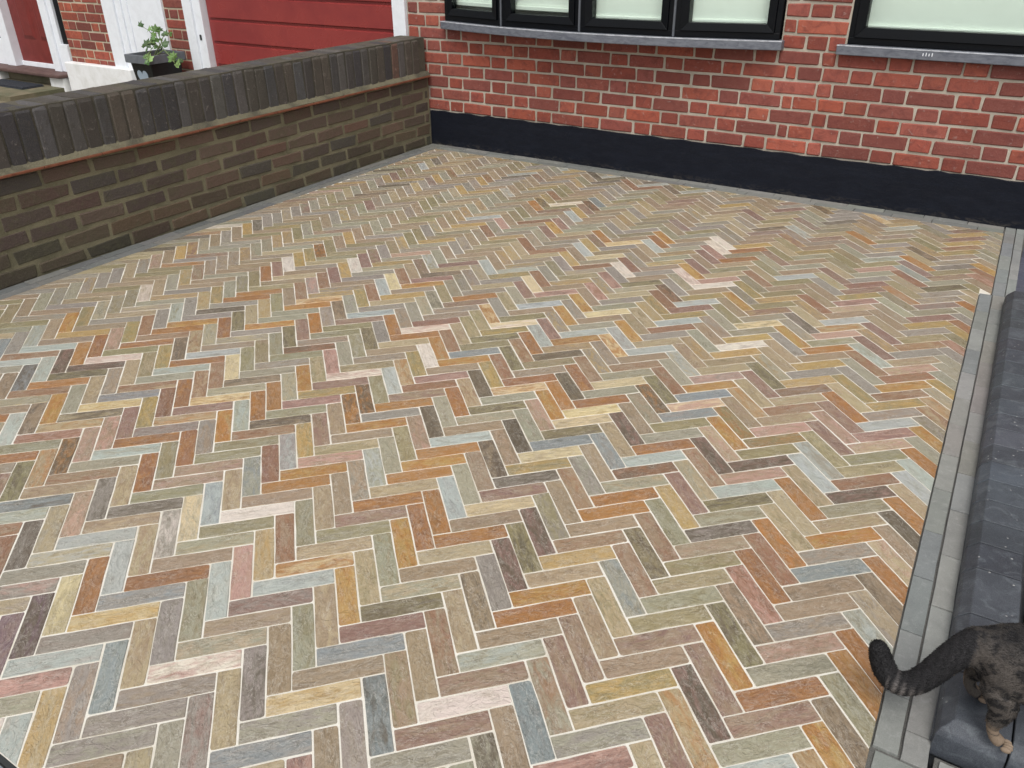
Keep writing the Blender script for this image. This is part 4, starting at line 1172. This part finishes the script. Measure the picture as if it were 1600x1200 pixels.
# short fur: thin blades lying back along the coat
bme.calc_loop_triangles()
tris = [(t.vertices[0], t.vertices[1], t.vertices[2], t.area) for t in bme.loop_triangles]
tot = sum(t[3] for t in tris)
NF = 70000
rng = random.Random(11)
FV = []; FF = []; FC = []
VN = [v.normal.copy() for v in bme.vertices]; VC = [v.co.copy() for v in bme.vertices]
acc = 0.0
for (i0, i1, i2, ar) in tris:
    wx = (VC[i0].x + co.x)
    dens = 1.0 if wx < 3.90 else .35
    acc += NF * ar / tot * dens
    while acc >= 1:
        acc -= 1
        u = rng.random(); v = rng.random()
        if u + v > 1: u, v = 1 - u, 1 - v
        w_ = 1 - u - v
        p = VC[i0] * w_ + VC[i1] * u + VC[i2] * v
        n_ = (VN[i0] * w_ + VN[i1] * u + VN[i2] * v).normalized()
        x = p.x + co.x
        low = p.z < .11 and x > 3.61
        back_ = Vector((-1, 0, -.25)) if x > 3.61 else Vector((-.8, 0, -.2))
        if x < 3.51: back_ = Vector((-.3, 0, 1))
        if low: back_ = Vector((-.1, 0, -1))
        t = (back_ - n_ * back_.dot(n_))
        t = t.normalized() if t.length > 1e-4 else n_.orthogonal()
        t = (t + Vector((rng.uniform(-.4, .4), rng.uniform(-.4, .4), rng.uniform(-.4, .4)))).normalized()
        L_ = rng.uniform(.0035, .0075) * (.45 if low else 1.0)
        d = (t * .93 + n_ * rng.uniform(.18, .42)).normalized()
        sd_ = d.cross(n_).normalized() * rng.uniform(.0004, .0007)
        base_ = p - n_ * .001
        k0 = len(FV)
        FV += [tuple(base_ + sd_), tuple(base_ - sd_), tuple(base_ + d * L_ * .6 - sd_ * .7 + n_ * .0006), tuple(base_ + d * L_), tuple(base_ + d * L_ * .6 + sd_ * .7 + n_ * .0006)]
        FF.append((k0, k0 + 1, k0 + 2, k0 + 3, k0 + 4))
        c = coat(p); j = rng.uniform(.7, 1.35)
        FC += [c[0] * j, c[1] * j, c[2] * j, 1.0] * 5
fme = bpy.data.meshes.new('fur'); fme.from_pydata(FV, [], FF); fme.materials.append(M_fur)
a = fme.attributes.new('Col', 'FLOAT_COLOR', 'POINT'); a.data.foreach_set('color', FC)
fo = link('fur', fme, cat); fo['kind'] = 'stuff'
# toes on the paws
for (px, py) in ((3.703, -3.301), (3.660, -3.207), (3.962, -3.258), (4.007, -3.178)):
    tb = bmesh.new()
    for q_ in range(4):
        o_ = (q_ - 1.5) * .0062
        mt = Matrix.Translation((px + .0085 - abs(q_ - 1.5) * .0025 - co.x, py + o_ - co.y, .0712)) @ Matrix.Diagonal((.0085, .0042, .0058, 1))
        bmesh.ops.create_uvsphere(tb, u_segments=10, v_segments=8, radius=1, matrix=mt)
    tm = bpy.data.meshes.new('toes'); tb.to_mesh(tm); tb.free()
    tm.materials.append(M_fur)
    at = tm.attributes.new('Col', 'FLOAT_COLOR', 'POINT')
    cc_ = rgb(140, 122, 104)
    at.data.foreach_set('color', [x for _ in tm.vertices for x in cc_])
    tm.polygons.foreach_set('use_smooth', [True] * len(tm.polygons))
    link('toes', tm, cat)
# face, out of frame but there from the side
M_eye = mat_plain('cat_eye', rgb(110, 112, 50), .1, .5, .05, 20, 0)
for sy in (-1, 1):
    eb = bmesh.new(); bmesh.ops.create_uvsphere(eb, u_segments=12, v_segments=8, radius=.006)
    em = bpy.data.meshes.new('eye'); eb.to_mesh(em); eb.free(); em.materials.append(M_eye)
    link('eye', em, cat, (4.082 - co.x, -3.210 + sy * .017 - co.y, .299))
nbm = bmesh.new(); bmesh.ops.create_uvsphere(nbm, u_segments=10, v_segments=6, radius=.0055)
nm = bpy.data.meshes.new('nose'); nbm.to_mesh(nm); nbm.free(); nm.materials.append(mat_plain('cat_nose', rgb(120, 72, 66), .4, .4, .05, 20, 0))
link('nose', nm, cat, (4.104 - co.x, -3.210 - co.y, .2775))
